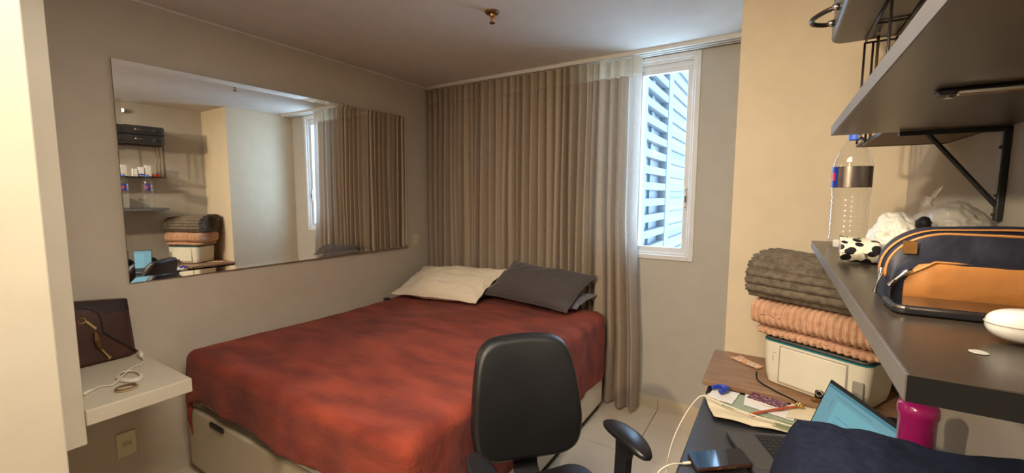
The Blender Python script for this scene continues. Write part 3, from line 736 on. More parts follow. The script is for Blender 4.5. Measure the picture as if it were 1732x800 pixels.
sheet('paper_bag', [(-.165, 1.715), (.09, 1.735), (.130, 1.79), (-.225, 1.89)], .7675, M['cpaper'], .003, .012, 6, label='crumpled cream paper sleeve along the near side of the papers', cat='paper')
sheet('sage_folder', [(-.150, 1.82), (.17, 1.80), (.190, 1.93), (-.130, 1.965)], .7745, M['folder'], .003, .0, 2, label='sage green card folder among the desk papers', cat='folder')
sheet('olive_folder', [(.02, 1.755), (.17, 1.72), (.20, 1.80), (.04, 1.80)], .7725, M['folder2'], .0015, .0, 2, label='olive green sheet peeking out by the laptop screen', cat='paper')
sheet('paper_sheet', [(-.205, 1.86), (-.115, 1.84), (-.095, 1.966), (-.195, 1.968)], .7782, M['paper'], .001, .004, 4, label='white paper at the left end of the desk papers', cat='paper')
sheet('paper_sheet', [(-.075, 1.86), (.09, 1.82), (.105, 1.955), (-.075, 1.968)], .7790, M['paper'], .001, .003, 5, label='white paper under the small purple booklet', cat='paper')
sheet('letter_sheet', [(.065, 1.83), (.20, 1.86), (.215, 1.968), (.085, 1.965)], .7812, M['cpaper'], .001, .006, 7, label='cream letter sheet near the laptop screen', cat='paper')
b = B(); tube(b, smooth_path([(-.20, 1.93, .793), (-.165, 1.95, .799), (-.14, 1.94, .799), (-.165, 1.90, .795)], 6), [.009]*19, 8)
tag(obj('blue_strap', b, M['blue'], smooth=True, origin=(-.17, 1.93, .785)), 'bright blue plastic strap on the papers below the board', 'strap')
bk = thing('booklet', 'small purple patterned booklet lying on the white papers', 'booklet', (-.005, 1.91, .784))
mk = frame((-.068, 1.915, .7835), (.95, -.30, 0), (.30, .95, 0), up)
b = B(); box(b, (.001, .001, .0002), (.124, .066, .006), .001, 1, mk); obj('pages', b, M['paper'], bk)
b = B(); box(b, (0, 0, .0062), (.126, .068, .0085), .0008, 1, mk); obj('cover', b, M['purple'], bk)
b = B(); tube(b, smooth_path([(-.05, 1.775, .787), (.03, 1.86, .790), (.10, 1.925, .793)], 6), .0045, 8)
pn_ = thing('pen', 'orange pen with a gold ornament on the papers beside the laptop', 'pen', (.03, 1.85, .785)); obj('pen_body', b, M['pen'], pn_, smooth=True)
b = B()
for k in range(6):
    a = 2*pi*k/6; t_ = bmesh.new(); bmesh.ops.create_uvsphere(t_, u_segments=8, v_segments=6, radius=.007)
    bmesh.ops.translate(t_, vec=(.112+.009*cos(a), 1.938+.009*sin(a), .797), verts=t_.verts); merge(b, t_)
t_ = bmesh.new(); bmesh.ops.create_uvsphere(t_, u_segments=8, v_segments=6, radius=.007); bmesh.ops.translate(t_, vec=(.112, 1.938, .802), verts=t_.verts); merge(b, t_)
obj('ornament', b, M['gold'], pn_, smooth=True)
cl = thing('hair_clip', 'small black and amber hair clip in front of the printer', 'hair clip', (.178, 1.97, .800))
b = B(); box(b, (.160, 1.985, .8015), (.190, 2.000, .815), .005, 3); tube(b, [(.150, 1.985, .808), (.165, 1.99, .815), (.200, 1.985, .808)], .006, 8); obj('jaw', b, M['amber'], cl, smooth=True)
b = B(); box(b, (.160, 1.986, .8155), (.186, 1.996, .850), .005, 3); obj('grip', b, M['bcable'], cl, smooth=True)
b = B(); tube(b, [(.173+.010*cos(a), 1.984, .840+.010*sin(a)) for a in [2*pi*k/14 for k in range(14)]], .0018, 6, closed=True); obj('metal_ring', b, M['chrome'], cl)
b = B(); tube(b, smooth_path([(-.045, 2.19, .803), (-.035, 2.09, .8035), (.02, 2.02, .8035), (.06, 1.985, .803), (.09, 1.968, .800), (.12, 1.955, .790)], 6), .003, 6)
tag(obj('printer_cable', b, M['bcable'], smooth=True, origin=(0, 2.05, .80)), 'black cable running from the printer over the board edge', 'cable')
# white charging cables
b = B(); tube(b, smooth_path([(.105, 1.752, .789), (.05, 1.757, .790), (-.03, 1.765, .791), (-.12, 1.79, .792), (-.19, 1.82, .792), (-.235, 1.82, .785), (-.285, 1.74, .70), (-.31, 1.66, .60), (-.31, 1.60, .45), (-.31, 1.58, .15), (-.33, 1.55, .004), (-.45, 1.45, .004)], 8), .0028, 6)
tag(obj('power_cable', b, M['cable'], smooth=True, origin=(-.2, 1.7, .76)), 'thin white cable crossing the papers and looping off the desk', 'cable')
# phone
ph = thing('phone', 'phone lying screen up on the desk corner plugged into a white cable', 'phone', (-.11, 1.44, DT))
mph = frame((-.192, 1.335, .7615), (.858, .513, 0), (-.19, .98, 0), up)
mph = frame((-.190, 1.345, .7612), (.86, .51, 0), (-.51, .86, 0), up)
px_ax = Vector((.875, .484, .135)).normalized(); py_ax = Vector((-.484, .875, 0)).normalized(); mph = frame((-.168, 1.345, .7615), px_ax, py_ax, px_ax.cross(py_ax))
b = B(); prism(b, rrect(0, 0, .170, .086, .010, 4), 0, .011, mph, .0025, 2); obj('phone_case', b, M['brown'], ph, smooth=False)
b = B(); prism(b, rrect(.002, .002, .168, .084, .009, 4), .0112, .0122, mph, .0006, 1); obj('phone_screen', b, M['glassblk'], ph)
b = B()
for x0, x1 in ((.06, .075), (.095, .118)): box(b, (x0, -.0008, .0035), (x1, .0015, .0062), .0005, 1, mph)
obj('side_button', b, M['gold'], ph)
pc = thing('charging_cable', 'white charging cable plugged into the phone and hanging off the desk', 'cable', (-.26, 1.35, DT))
q = mph @ Vector((-.004, .040, .006)); q2 = mph @ Vector((-.028, .040, .006))
b = B(); tube(b, [q, q2], .0045, 8); obj('plug', b, M['cable'], pc)
b = B(); tube(b, smooth_path([q2, (-.245, 1.335, .765), (-.275, 1.31, .74), (-.30, 1.27, .66), (-.31, 1.24, .45), (-.31, 1.22, .10), (-.32, 1.18, .004), (-.42, 1.08, .004)], 7), .0024, 6); obj('cord', b, M['cable'], pc, smooth=True)

# laptop
lu = Vector((.905, .425, 0)).normalized(); lv = Vector((.425, -.905, 0)).normalized()
LO = Vector((-.115, 1.622, 0)); ml = frame((LO.x, LO.y, .7605), lu, lv, up)
lp = thing('laptop', 'open grey laptop on the desk with a lit pale blue screen', 'laptop', (.05, 1.50, DT))
LW, LD = .325, .255
b = B(); t_ = bmesh.new(); 
box(b, (0, 0, 0.002), (LD, LW, .018), .003, 2, ml); obj('base', b, M['lapt'], lp)
b = B(); box(b, (.088, .016, .0181), (LD-.018, LW-.016, .0187), 0, 1, ml); obj('keyboard_well', b, M['lapk'], lp)
b = B(); box(b, (.008, .11, .0181), (.078, .215, .0186), 0, 1, ml); obj('touchpad', b, M['darkgrey'], lp)
kme = None; kx, ky = .0185, .0195
for r_ in range(6):
    for c_ in range(15):
        px_, py_ = .092+r_*kx, .020+c_*ky
        if kme is None:
            b = B(); box(b, (0, 0, 0), (kx-.003, ky-.003, .0018), .0005, 1, ml.to_3x3().to_4x4())
            kme = bpy.data.meshes.new('key'); bmesh.ops.recalc_face_normals(b, faces=b.faces); b.to_mesh(kme); b.free(); kme.materials.append(M['lapk'])
        k_ = bpy.data.objects.new('key', kme); COL.objects.link(k_); k_.parent = lp
        k_.location = (ml @ Vector((px_, py_, .0188)))-Vector(lp.location)
ta = radians(20); sh = lu*sin(ta)+up*cos(ta)
HO = LO+lu*(LD-.002)+up*(.7605+.016); snv = lv.cross(sh); 
if snv.dot(lu) > 0: snv = -snv
msr = frame(HO, lv, sh, snv)
b = B(); box(b, (0, .004, -.006), (LW, .222, 0), .0025, 2, msr); scf = obj('screen_lid', b, M['bplast'], lp)
b = B(); box(b, (.007, .016, .0001), (LW-.007, .210, .0009), 0, 1, msr); scr = obj('display', b, M['screen'], lp)
b = B(); box(b, (.007, .200, .0010), (LW-.007, .2095, .0013), 0, 1, msr); box(b, (.06, .186, .0010), (.22, .188, .0013), 0, 1, msr); box(b, (.05, .135, .0010), (.052, .17, .0013), 0, 1, msr)
for k in range(5): box(b, (.09, .06+k*.017, .0010), (.17+.02*(k % 2), .0615+k*.017, .0013), 0, 1, msr)
obj('window_bar', b, M['screenb'], scr)
b = B(); box(b, (.070, .030, .00095), (.30, .175, .00099), 0, 1, msr); obj('document', b, M['screenw'], scr)
b = B(); tube(b, [ml @ Vector((LD-.003, .03, .016)), ml @ Vector((LD-.003, LW-.03, .016))], .005, 10); obj('hinge', b, M['bplast'], lp)

# black pouch behind laptop
def heap(bm, fn, nx, ny, z0):
    top = grid(bm, fn, nx, ny)
    rim = [top[i][0] for i in range(nx+1)]+[top[nx][j] for j in range(1, ny+1)]+[top[i][ny] for i in range(nx-1, -1, -1)]+[top[0][j] for j in range(ny-1, 0, -1)]
    low = [bm.verts.new((v.co.x, v.co.y, z0)) for v in rim]; n = len(rim)
    for i in range(n): bm.faces.new((rim[i], rim[(i+1) % n], low[(i+1) % n], low[i]))
    bm.faces.new(low)
def pouchf(u, v):
    x = .265+.18*u; y = 1.62+.25*v; e = (1-abs(2*u-1)**3)**.5*(1-abs(2*v-1)**3)**.5
    return Vector((x, y, .768+.115*e+.012*noise.noise(Vector((u*4, v*4, 2)))*e))
b = B(); heap(b, pouchf, 20, 24, .7605); tag(obj('black_pouch', b, M['bcable'], smooth=True, origin=(.355, 1.745, .7605)), 'soft black pouch on the desk behind the laptop screen', 'pouch')
# magenta tumbler
tb = thing('tumbler', 'magenta plastic tumbler standing on the desk under the lower shelf', 'tumbler', (.322, 1.395, DT))
b = B(); lathe(b, [(0, .001), (.030, .001), (.034, .006), (.037, .30), (.0385, .305), (.0385, .315), (.036, .318), (.034, .30), (.030, .02), (0, .02)], (.322, 1.395, DT), 36); obj('cup', b, M['pink'], tb, smooth=True)
b = B(); lathe(b, [(.0395, .306), (.0405, .312), (.039, .330), (.034, .335), (0, .336)], (.322, 1.395, DT), 36); obj('lid', b, M['pink'], tb, smooth=True)

# navy trousers heap on the desk
def navf(u, v):
    # u across from desk front to wall, v from far to near
    xl = .012+.012*noise.noise(Vector((v*5, 0, 1)))-.05*max(0, v-.4)+.03*max(0, .12-v)*8*.3
    x = xl+(.452-xl)*u; y = 1.36-.82*v-.05*u+.015*noise.noise(Vector((u*4, v*3, 7)))
    prof_ = min(1, v/.10)**.45 if v > 0 else 0
    eu = min(1, u/.13)**.5 if u > 0 else 0
    ev = min(1, (1-v)/.1)**.5 if v < 1 else 0
    h = .228+.052*u+.034*exp(-((u-.36)/.22)**2)*min(1, v*6)
    h += .004*sin(u*7+v*3)+.014*noise.noise(Vector((u*3.2, v*5, 5)))+.006*noise.noise(Vector((u*9, v*12, 5)))
    h -= .005*exp(-((u-.33-.15*v)/.035)**2)
    return Vector((x, y, .7905+max(.0, h*prof_*eu*max(.15, ev))))
nv = thing('trousers', 'navy blue trousers heaped over the near half of the laptop', 'trousers', (.2, .95, .79))
b = B(); heap(b, navf, 90, 120, .7865); obj('leg_cloth', b, M['navy'], nv, smooth=True)
b = B(); pt = [navf(u_, .05+.5*u_)+Vector((0, 0, .001)) for u_ in [k/30*.9+.05 for k in range(30)]]; tube(b, pt, .0022, 6); obj('seam', b, M['navy'], nv, smooth=True)
def nav2(u, v):
    x = .395+.057*u; y = .98-.36*v; e = (1-abs(2*u-1)**2.5)**.5*(1-abs(2*v-1)**4)**.5
    return Vector((x, y, 1.05+.140*e+.006*noise.noise(Vector((u*4, v*9, 2)))))
b = B(); grid(b, nav2, 14, 40); obj('rolled_leg', b, M['navy'], nv, smooth=True)

# ------------------------------------------------------------ lower shelf
LZ = 1.440; SX = .110
ls = thing('wall_shelf', 'lower dark laminate wall shelf holding the bottle and cosmetic pouch', 'shelf', (.28, 1.2, LZ-.025))
b = B(); box(b, (SX+.0015, .525, LZ-.026), (XR-.001, 1.925, LZ), .0015, 1); obj('shelf_board', b, M['shelf'], ls)
b = B(); box(b, (SX, .525, LZ-.0258), (SX+.0014, 1.925, LZ-.0005)); obj('edge_band', b, M['shelfedge'], ls, label='lighter grey edge band')
b = B(); box(b, (SX+.0015, .5235, LZ-.0258), (XR-.001, .5248, LZ-.0005)); obj('end_shade', b, M['bcable'], ls, label='black strip painting shade onto the shelf end')  # thin black strip stands in for a shadow falling on the near end
b = B(); lathe(b, [(0, 0), (.007, 0), (.008, .0008), (.006, .0016), (0, .0016)], (.190, .640, LZ), 20); obj('screw_cap', b, M['grey'], ls)
# upper shelf
UZ = 1.772; UX = .112; UY = 1.503
us = thing('wall_shelf', 'upper dark laminate wall shelf seen from below at top right', 'shelf', (.29, 1.0, UZ))
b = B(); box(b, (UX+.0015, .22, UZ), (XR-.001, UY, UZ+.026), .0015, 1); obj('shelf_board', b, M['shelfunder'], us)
b = B(); box(b, (UX, .22, UZ+.0002), (UX+.0014, UY, UZ+.0255)); obj('edge_band', b, M['shelfedge'], us, label='lighter grey edge band')
# brackets
def bracket(y, z, label, L=.20, V=.225):
    br = thing('shelf_bracket', label, 'bracket', (XR, y, z-V), 'black folding shelf brackets')
    x = XR-.001
    b = B(); box(b, (x-.014, y-.009, z-V), (x, y+.009, z-.001), .003, 2); v_ = obj('wall_plate', b, M['bplast'], br)
    b = B(); box(b, (x-L, y-.008, z-.013), (x-.002, y+.008, z-.001), .002, 1); obj('arm', b, M['bplast'], br)
    b = B(); tube(b, [(x-.010, y, z-V+.035), (x-L*.72, y, z-.010)], .0055, 8); obj('brace', b, M['bplast'], br)
    for zz in (z-V+.015, z-V+.060, z-.05):
        b = B(); tube(b, [(x-.018, y, zz), (x-.0142, y, zz)], .004, 8); obj('screw', b, M['darkgrey'], v_)
bracket(1.488, UZ, 'black metal bracket with diagonal brace under the upper shelf')
b = B(); box(b, (.20, .925, UZ-.010), (XR-.002, .955, UZ-.0005), .004, 2)
b2 = thing('mounting_strip', 'thin dark mounting strip screwed to the underside of the upper shelf', 'mounting strip', (.33, .94, UZ-.01)); obj('strip', b, M['bplast'], b2)
b = B(); box(b, (.22, .918, UZ-.014), (.40, .926, UZ-.006), .002, 1); obj('strip_lip', b, M['chrome'], b2)
b = B(); tube(b, [(.215, .940, UZ-.014), (.215, .940, UZ-.006)], .006, 10); obj('screw', b, M['chrome'], b2)
bracket(.75, LZ-.026, 'black metal bracket under the lower shelf hidden behind the navy cloth')
# tray / board poking past the upper shelf
tr = thing('wire_rack', 'bronze wire rack with a brown base board beyond the upper shelf end', 'rack', (.33, 1.73, UZ+.004))
RY0, RY1, RX0, RX1, RZ = UY+.001, 1.955, .228, .4535, UZ+.004
b = B(); box(b, (RX0+.006, RY0+.006, RZ+.002), (RX1-.006, RY1-.006, RZ+.007)); obj('base_board', b, M['mdf'], tr)
b = B(); box(b, (RX0, RY0, RZ), (RX0+.0055, RY1, RZ+.010)); box(b, (RX1-.0055, RY0, RZ), (RX1, RY1, RZ+.010)); box(b, (RX0+.0055, RY1-.0055, RZ), (RX1-.0055, RY1, RZ+.010)); box(b, (RX0+.0055, RY0, RZ), (RX1-.0055, RY0+.0055, RZ+.010)); obj('base_rim', b, M['bplast'], tr)
b = B(); tube(b, [(RX0-.004, RY1, RZ+.004), (RX0-.004, 1.80, RZ+.010), (RX0-.030, 1.70, RZ+.012)], .004, 8); obj('hook_wire', b, M['rodd'], tr)
RT = 2.131
for x, y, mm_ in ((.222, 1.948, 'rodd'), (.244, 1.944, 'rodd'), (.248, 1.88, 'rod'), (.302, 1.93, 'rod'), (.222, 1.52, 'rodd'), (.302, 1.52, 'rod')):
    b = B(); tube(b, [(x, y, RZ+.0105), (x, y, RT)], .0042 if mm_ == 'rod' else .0035, 8); obj('rod', b, M[mm_], tr, smooth=True)
b = B()
for x in (.222, .302, .40): tube(b, [(x, 1.948, RT), (x, 1.515, RT)], .0035, 8)
for y in (1.948, 1.75, 1.52): tube(b, [(.222, y, RT), (.453, y, RT)], .0035, 8)
obj('top_wire', b, M['rodd'], tr, smooth=True)
# hard case
hcD = .0; hc = thing('hard_case', 'black hard case of two halves with curved handles on top of the wire rack', 'case', (.29, 1.57, 2.1365))
def rbox_shape(x0, y0, z0, x1, y1, z1, r, bm): prism(bm, rrect(x0, y0, x1, y1, r, 6), z0, z1, None, .014, 4)
b = B(); rbox_shape(.124, 1.20, 2.1365, .450, 1.945, 2.222, .04, b); obj('lower_half', b, M['case'], hc, smooth=True)
b = B(); rbox_shape(.124, 1.20, 2.232, .450, 1.945, 2.322, .04, b); obj('upper_half', b, M['case'], hc, smooth=True)
b = B(); prism(b, rrect(.132, 1.21, .445, 1.937, .035, 6), 2.220, 2.234); obj('seam_strip', b, M['bcable'], hc)
for z in (2.180, 2.277):
    for yc in (1.36, 1.76):
        b = B(); tube(b, smooth_path([(.126, yc-.075, z), (.095, yc-.068, z-.004), (.062, yc-.025, z-.008), (.062, yc+.025, z-.008), (.095, yc+.068, z-.004), (.126, yc+.075, z)], 6), .0075, 8); hh = obj('handle', b, M['rodd'], hc, smooth=True)
        for s in (-1, 1):
            b = B(); tube(b, [(.106, yc+.073*s, z-.002), (.1235, yc+.075*s, z)], .0115, 10); obj('handle_ferrule', b, M['chrome'], hh, smooth=True)
# small items on the upper shelf, seen in the mirror
for k, (x, y, w, d, h, lb) in enumerate(((.33, 1.82, .05, .05, .125, 'tallest white carton on the brown rack board, seen in the mirror'), (.33, 1.76, .05, .045, .105, 'white carton with a blue band on the brown rack board, seen in the mirror'), (.33, 1.705, .04, .04, .085, 'smallest white carton on the brown rack board, seen in the mirror'))):
    z = RZ+.0105; ct_ = thing('carton', lb, 'box', (x, y, z), 'white cartons on the rack board')
    b = B(); box(b, (x-w/2, y-d/2, z), (x+w/2, y+d/2, z+h), .002, 1); obj('carton_body', b, M['paper'], ct_)
    b = B(); box(b, (x-w/2-.0006, y-d/2-.0006, z+h*.12), (x+w/2+.0006, y+d/2+.0006, z+h*.3)); obj('colour_band', b, M['blue' if k == 1 else 'cpaper'], ct_)
b = B(); box(b, (.31, 1.87, RZ+.0105), (.37, 1.915, RZ+.04), .006, 2); tag(obj('red_box', b, M['red'], smooth=True, origin=(.18, 1.70, UZ+.0265)), 'small red box at the far end of the brown rack board, seen in the mirror', 'box')
# wall spot lamp
sp = thing('wall_spotlight', 'tiny lit spotlight high on the right wall, seen only in the mirror', 'lamp', (XR-.03, 1.66, 2.50))
b = B(); tube(b, [(XR-.001, 1.66, 2.50), (XR-.045, 1.66, 2.50)], .022, 16); obj('housing', b, M['chrome'], sp, smooth=False)
b = B(); tube(b, [(XR-.0452, 1.66, 2.50), (XR-.050, 1.66, 2.50)], .018, 16); obj('bulb', b, M['glow'], sp)

# water bottle
BX, BYY = .196, 1.772
wb_ = thing('water_bottle', 'large clear empty plastic water bottle with a silver label on the lower shelf', 'bottle', (BX, BYY, LZ))
pf_ = [(.004, .010), (.030, .001), (.044, .001), (.050, .010), (.0515, .03)]
z = .035
while z < .165:
    pf_ += [(.0515, z), (.0488, z+.007), (.0515, z+.014)]; z += .0165
pf_ += [(.0525, .190), (.0525, .262), (.0515, .270)]
for k in range(5): pf_ += [(.0505-k*.0052*(.55+k*.13), .275+k*.0125), (.0485-k*.0052*(.6+k*.15), .281+k*.0125)]
pf_ += [(.022, .340), (.0150, .346), (.0145, .352)]
b = B(); lathe(b, pf_, (BX, BYY, LZ), 40, mod=lambda a, z: 1+.012*sin(5*a)*(1 if z < .03 or .03 < z < .17 else 0)); obj('bottle_body', b, M['pet'], wb_, smooth=True)
b = B(); lathe(b, [(.0531, .193), (.0531, .259)], (BX, BYY, LZ), 48); obj('label_band', b, M['silver'], wb_, smooth=True, label='ribbed silver wrap label')
def arcband(r, a0, a1, z0, z1): 
    bb = B(); grid(bb, lambda u, v: Vector((BX+r*cos(a0+(a1-a0)*u), BYY+r*sin(a0+(a1-a0)*u), LZ+z0+(z1-z0)*v)), 8, 2); return bb
lf = atan2(-BYY, -BX)
obj('blue_emblem', arcband(.0536, radians(176), radians(222), .1935, .2585), M['bluel'], wb_, smooth=True)
obj('red_emblem', arcband(.0540, radians(192), radians(212), .215, .240), M['red'], wb_, smooth=True)
b = B(); lathe(b, [(.0158, .344), (.0165, .346), (.0165, .362), (.0155, .3635), (0, .3638)], (BX, BYY, LZ), 30); obj('cap', b, M['petcap'], wb_, smooth=False)

# cow print pouch
mc = frame((.150, 1.315, LZ+.001), (.88, -.12, 0), (.12, .88, .0), up)
cw = thing('cow_print_pack', 'cream pack with black cow-print spots at the shelf edge below the bottle', 'pouch', (.18, 1.36, LZ))
b = B()
def cowf(u, v, s):
    e = (1-abs(2*v-1)**4)**.5
    return Vector((.004+.078*u+.006*v, 1.30+.115*v+.02*u, 0))+Vector((.130, 0, LZ+.0275+s*.0265*max(.04, e)+.014*(1-u)*v+.004*noise.noise(Vector((u*4, v*4, s)))))
grid(b, lambda u, v: cowf(u, v, 1), 14, 14); grid(b, lambda u, v: cowf(u, v, -1), 14, 14)
for e_ in (0, 1): grid(b, lambda u, v: cowf(e_, u, 2*v-1), 14, 3)
for e_ in (0, 1): grid(b, lambda u, v: cowf(u, e_, 2*v-1), 14, 3)
bmesh.ops.remove_doubles(b, verts=b.verts, dist=.0003); obj('pack', b, M['cow'], cw, smooth=True)
b = B(); box(b, (.128, 1.408, LZ+.030), (.165, 1.426, LZ+.050), .003, 2); obj('white_flap', b, M['bag'], cw)

# plastic bags
def bagblob(name, c, r, m, label, seed, knot=None):
    t_ = bmesh.new(); bmesh.ops.create_icosphere(t_, subdivisions=5, radius=1)
    for v in t_.verts:
        p = v.co.copy(); n1 = noise.noise(p*1.6+Vector((seed, 0, 0))); n2 = abs(noise.noise(p*4.2+Vector((0, seed, 0))))
        s = 1+.16*n1-.16*n2
        v.co = Vector((c[0]+p.x*r[0]*s, c[1]+p.y*r[1]*s, max(LZ+.0015, c[2]+p.z*r[2]*s)))
    b = B(); merge(b, t_)
    th_ = thing(name, label, 'bag', (c[0], c[1], LZ)); obj('bag_body', b, m, th_, smooth=True)
    if knot:
        k = Vector(knot); b = B()
        tube(b, [k-Vector((0, 0, .01)), k, k+Vector((.004, 0, .012))], [.012, .007, .010], 8); obj('knot', b, m, th_, smooth=True)
        for s in (1,):
            b = B(); dx_, hh_ = (.036, .050)
            grid(b, lambda u, v: k+Vector((dx_*u, .006*s*sin(pi*v), .004+hh_*u))+Vector((.006*(2*v-1), 0, .019*(2*v-1)*sin(pi*min(1, .08+u*.94))+.003*sin(9*v+4*u))), 12, 8)
            obj('loose_end', b, m, th_, smooth=True)
bagblob('plastic_bag', (.368, 1.50, LZ+.068), (.078, .115, .084), M['bag'], 'knotted white plastic bag near the right wall on the lower shelf', 3, knot=(.338, 1.56, LZ+.150))
bagblob('plastic_bag', (.262, 1.47, LZ+.056), (.055, .080, .068), M['bag2'], 'printed crinkled plastic bag beside the knotted white bag', 8)
b = B(); t_ = bmesh.new(); bmesh.ops.create_icosphere(t_, subdivisions=3, radius=1)
for v in t_.verts: v.co = Vector((.296+v.co.x*.014*(1+.3*noise.noise(v.co*2)), 1.385+v.co.y*.02, LZ+.100+v.co.z*.018))
merge(b, t_); tag(obj('black_scrunchie', b, M['bcable'], smooth=True, origin=(.299, 1.385, LZ+.08)), 'small black scrunchie tucked between the two plastic bags', 'scrunchie')

# cosmetic pouch (navy quilted, tan base)
po = thing('cosmetic_pouch', 'navy quilted cosmetic pouch with tan front pocket on the lower shelf', 'pouch', (.32, 1.05, LZ))
PX0, PX1, PY0, PY1, PH = .152, .446, .886, 1.075, .107
def pouch_out(t):          # outline of the side profile, t 0..1 from the low left end over the top to the right end
    hx, hz = .070, .060; segs = ((PH-hz), 1.57*.065, (PX1-PX0-hx)); tt = t*sum(segs)
    if tt < segs[0]: return 0.0, tt
    tt -= segs[0]
    if tt < segs[1]: a = tt/segs[1]*pi/2; return hx*(1-cos(a)), PH-hz+hz*sin(a)
    tt -= segs[1]; return hx+tt, PH-.010*(tt/segs[2])**2
def pp(t, y, out=0.0):
    x, z = pouch_out(t); q = (y-PY0)/(PY1-PY0); cx, cz = .16, .05; dx, dz = x-cx, z-cz; l = sqrt(dx*dx+dz*dz)
    b_ = .012*sin(pi*max(0, min(1, q)))
    return Vector((PX0+x+dx/l*(out+b_)+.15*(y-PY0), y, LZ+.0015+max(0, z+dz/l*(out+b_))))
b = B(); NT = 60
wr_ = lambda x, z: .0035*noise.noise(Vector((x*22, z*22, 4)))
top_ = grid(b, lambda t, q: pp(t, PY0+.006+(PY1-PY0-.012)*q, 0)+Vector((0, 0, 0)), NT, 16)
def face_pt(t, s_, y):      # s_ 0 on outline .. 1 on the bottom line
    p = pp(t, y, -.004 if 0 else 0); x, z = pouch_out(t); bx = PX0+.15*(y-PY0)+max(x, .01)*1.0
    base = Vector((bx, y, LZ+.0015)); k = .0045*sin(pi*min(1, s_*1.1+.05)); sg_ = -1 if y < 1 else 1
    r_ = p.lerp(base, s_); return r_+Vector((0, sg_*(k*2.0+wr_(r_.x, r_.z)*min(1, s_*6)), 0))
grid(b, lambda t, q: face_pt(t, q, PY0), NT, 14); grid(b, lambda t, q: face_pt(t, q, PY1), NT, 14)
for yy_ in (PY0, PY1):
    grid(b, lambda t, q: pp(t, yy_, 0).lerp(pp(t, yy_+(.006 if yy_ == PY0 else -.006), 0), q), NT, 1)
grid(b, lambda q, k: Vector((pp(1, PY0+(PY1-PY0)*q).x, PY0+(PY1-PY0)*q, LZ+.0015+(pp(1, PY0).z-LZ-.0015)*k)), 8, 4)
grid(b, lambda q, k: Vector((PX0+.15*(PY1-PY0)*q+(PX1-PX0)*k, PY0+(PY1-PY0)*q, LZ+.0015)), 8, 8)
obj('pouch_body', b, M['quiltn'], po, smooth=True)
ts = [k/60 for k in range(61)]
b = B(); tube(b, [pp(.10+.9*t, PY0+.001, .0015) for t in ts], .0022, 8); obj('edge_piping', b, M['tan'], po, smooth=True)
b = B(); grid(b, lambda t, q: pp(.10+.9*t, PY0+.032+.010*q, .0022+.002*sin(pi*q)), 60, 4); obj('zip_band', b, M['tan'], po, smooth=True)
b = B(); tube(b, [pp(.45+.55*t, PY1-.004, .0015) for t in ts], .0022, 8); obj('edge_piping', b, M['tan'], po, smooth=True)
b = B()
def pk(u, v, d):
    x = PX0+.020+(PX1-.004-PX0-.020)*u; z = LZ+.003+.064*v
    bow = sin(pi*min(1, max(0, v)))**.5*min(1, u*9+.15)
    return Vector((x, PY0-.0045-.0100*bow*d-.0012*d+.0012*noise.noise(Vector((x*30, v*3, 1))), z-.006*max(0, .08-u)/.08*v*0))
grid(b, lambda u, v: pk(u, v, 1), 50, 14); grid(b, lambda u, v: pk(u, v, -.5), 50, 14)
for e_ in (0, 1): grid(b, lambda u, v: pk(u, e_, -.5+1.5*v), 50, 2); grid(b, lambda u, v: pk(e_, u, -.5+1.5*v), 14, 2)
obj('front_pocket', b, M['orange'], po, smooth=True, label='tan front pocket')
b = B(); tube(b, [pk(t, 1.0-.35*max(0, .12-t)/.12, 1)+Vector((0, -.0015, 0)) for t in ts], .0018, 8); obj('pocket_piping', b, M['tan'], po, smooth=True)
b = B(); c = pp(.10, PY0+.02, .004)+Vector((-.002, -.018, .004)); tube(b, [c+Vector((0, 0, .010)), c, c+Vector((-.003, -.003, -.010)), c+Vector((-.007, -.006, -.030))], [.0030, .0036, .0015, .003], 8); obj('zip_pull', b, M['chrome'], po, smooth=True)
b = B(); c = pk(.0, .72, 1)+Vector((0, -.004, 0)); tube(b, [c+Vector((.007, 0, .005)), c, c+Vector((-.008, -.002, -.008)), c+Vector((-.020, -.004, -.022))], [.003, .004, .0016, .0035], 8); obj('zip_pull', b, M['chrome'], po, smooth=True)
b = B(); box(b, (PX0+.014, PY0-.0115, LZ+.078), (PX0+.031, PY0-.0095, LZ+.098), .0006, 1); obj('leather_tag', b, M['brass'], po)
# tablet-like black phone lying in front of the pouch
tbm = frame((.146, .788, LZ+.0012), (.985, .03, 0), (-.03, .985, 0), up)
tp = thing('spare_phone', 'glossy black phone lying on the lower shelf against the tan pouch', 'phone', (.25, .83, LZ))
b = B(); prism(b, rrect(0, 0, .190, .080, .016, 6), 0, .012, tbm, .003, 3); obj('phone_body', b, M['bplast'], tp, smooth=True)
b = B(); prism(b, rrect(-.0006, -.0006, .1906, .0806, .0166, 6), .0085, .0108, tbm); obj('metal_rim', b, M['chrome'], tp)
b = B(); prism(b, rrect(.003, .003, .187, .077, .014, 6), .0121, .0128, tbm); obj('phone_screen', b, M['glassblk'], tp)
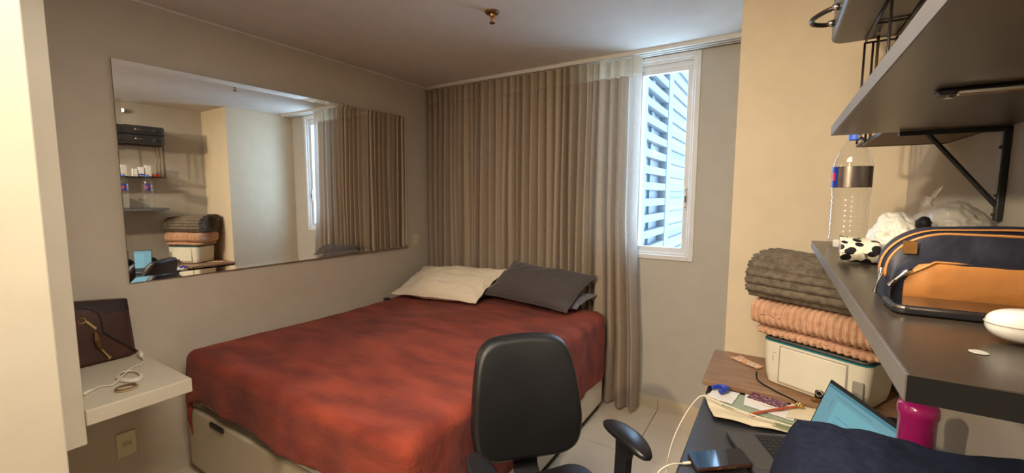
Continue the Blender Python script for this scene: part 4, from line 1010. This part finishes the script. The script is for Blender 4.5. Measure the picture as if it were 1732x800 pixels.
# earbud case
ec = thing('earbud_case', 'glossy white rounded earbud case near the front of the lower shelf', 'earbud case', (.243, .700, LZ))
b = B(); t_ = bmesh.new(); bmesh.ops.create_uvsphere(t_, u_segments=32, v_segments=20, radius=1)
sg = lambda q, n_: (abs(q)**n_)*(1 if q > 0 else -1)
for v in t_.verts: v.co = Vector((.250+.038*sg(v.co.x, .75), .705+.024*sg(v.co.y, .8), LZ+.0205+.0190*sg(v.co.z, .8)))
merge(b, t_); obj('case_shell', b, M['earcase'], ec, smooth=True)
b = B(); tube(b, [(.250+.0384*sg(cos(a), .75), .705+.0244*sg(sin(a), .8), LZ+.022) for a in [2*pi*k/40 for k in range(40)]], .0005, 6, closed=True); obj('lid_seam', b, M['grey'], ec)

# ------------------------------------------------------------ ceiling sprinkler
SPX, SPY = -1.390, 2.02
sk_ = thing('sprinkler', 'brass fire sprinkler head hanging from the ceiling', 'sprinkler', (SPX, SPY, H-.07))
b = B(); lathe(b, [(.040, 0), (.040, -.003), (.034, -.010), (.018, -.016), (.014, -.016)], (SPX, SPY, H), 32); obj('escutcheon', b, M['darkbrass'], sk_, smooth=True)
b = B(); lathe(b, [(.016, -.014), (.015, -.026), (.010, -.030), (0, -.030)], (SPX, SPY, H), 24); obj('body', b, M['brass'], sk_, smooth=True)
b = B()
for s in (-1, 1): tube(b, smooth_path([(SPX+.011*s, SPY, H-.026), (SPX+.012*s, SPY, H-.040), (SPX+.003*s, SPY, H-.055)], 4), .0028, 8)
obj('yoke', b, M['brass'], sk_, smooth=True)
b = B(); tube(b, [(SPX, SPY, H-.030), (SPX, SPY, H-.052)], .003, 8); obj('bulb', b, M['pen'], sk_)
b = B(); lathe(b, [(0, -.054), (.010, -.054), (.0155, -.057), (.0155, -.061), (0, -.060)], (SPX, SPY, H), 24); obj('deflector', b, M['darkbrass'], sk_)

# ------------------------------------------------------------ hall lamp fixture (behind the camera)
hlp = thing('hall_lamp', 'small round hall lamp behind the viewpoint', 'lamp', (-1.05, -.95, 2.42))
b = B(); lathe(b, [(.07, 2.60), (.07, 2.585), (.012, 2.58), (.012, 2.46), (.05, 2.45), (.055, 2.43), (.0, 2.435)], (-1.05, -.95, 0), 24); obj('shade', b, M['white'], hlp, smooth=False)
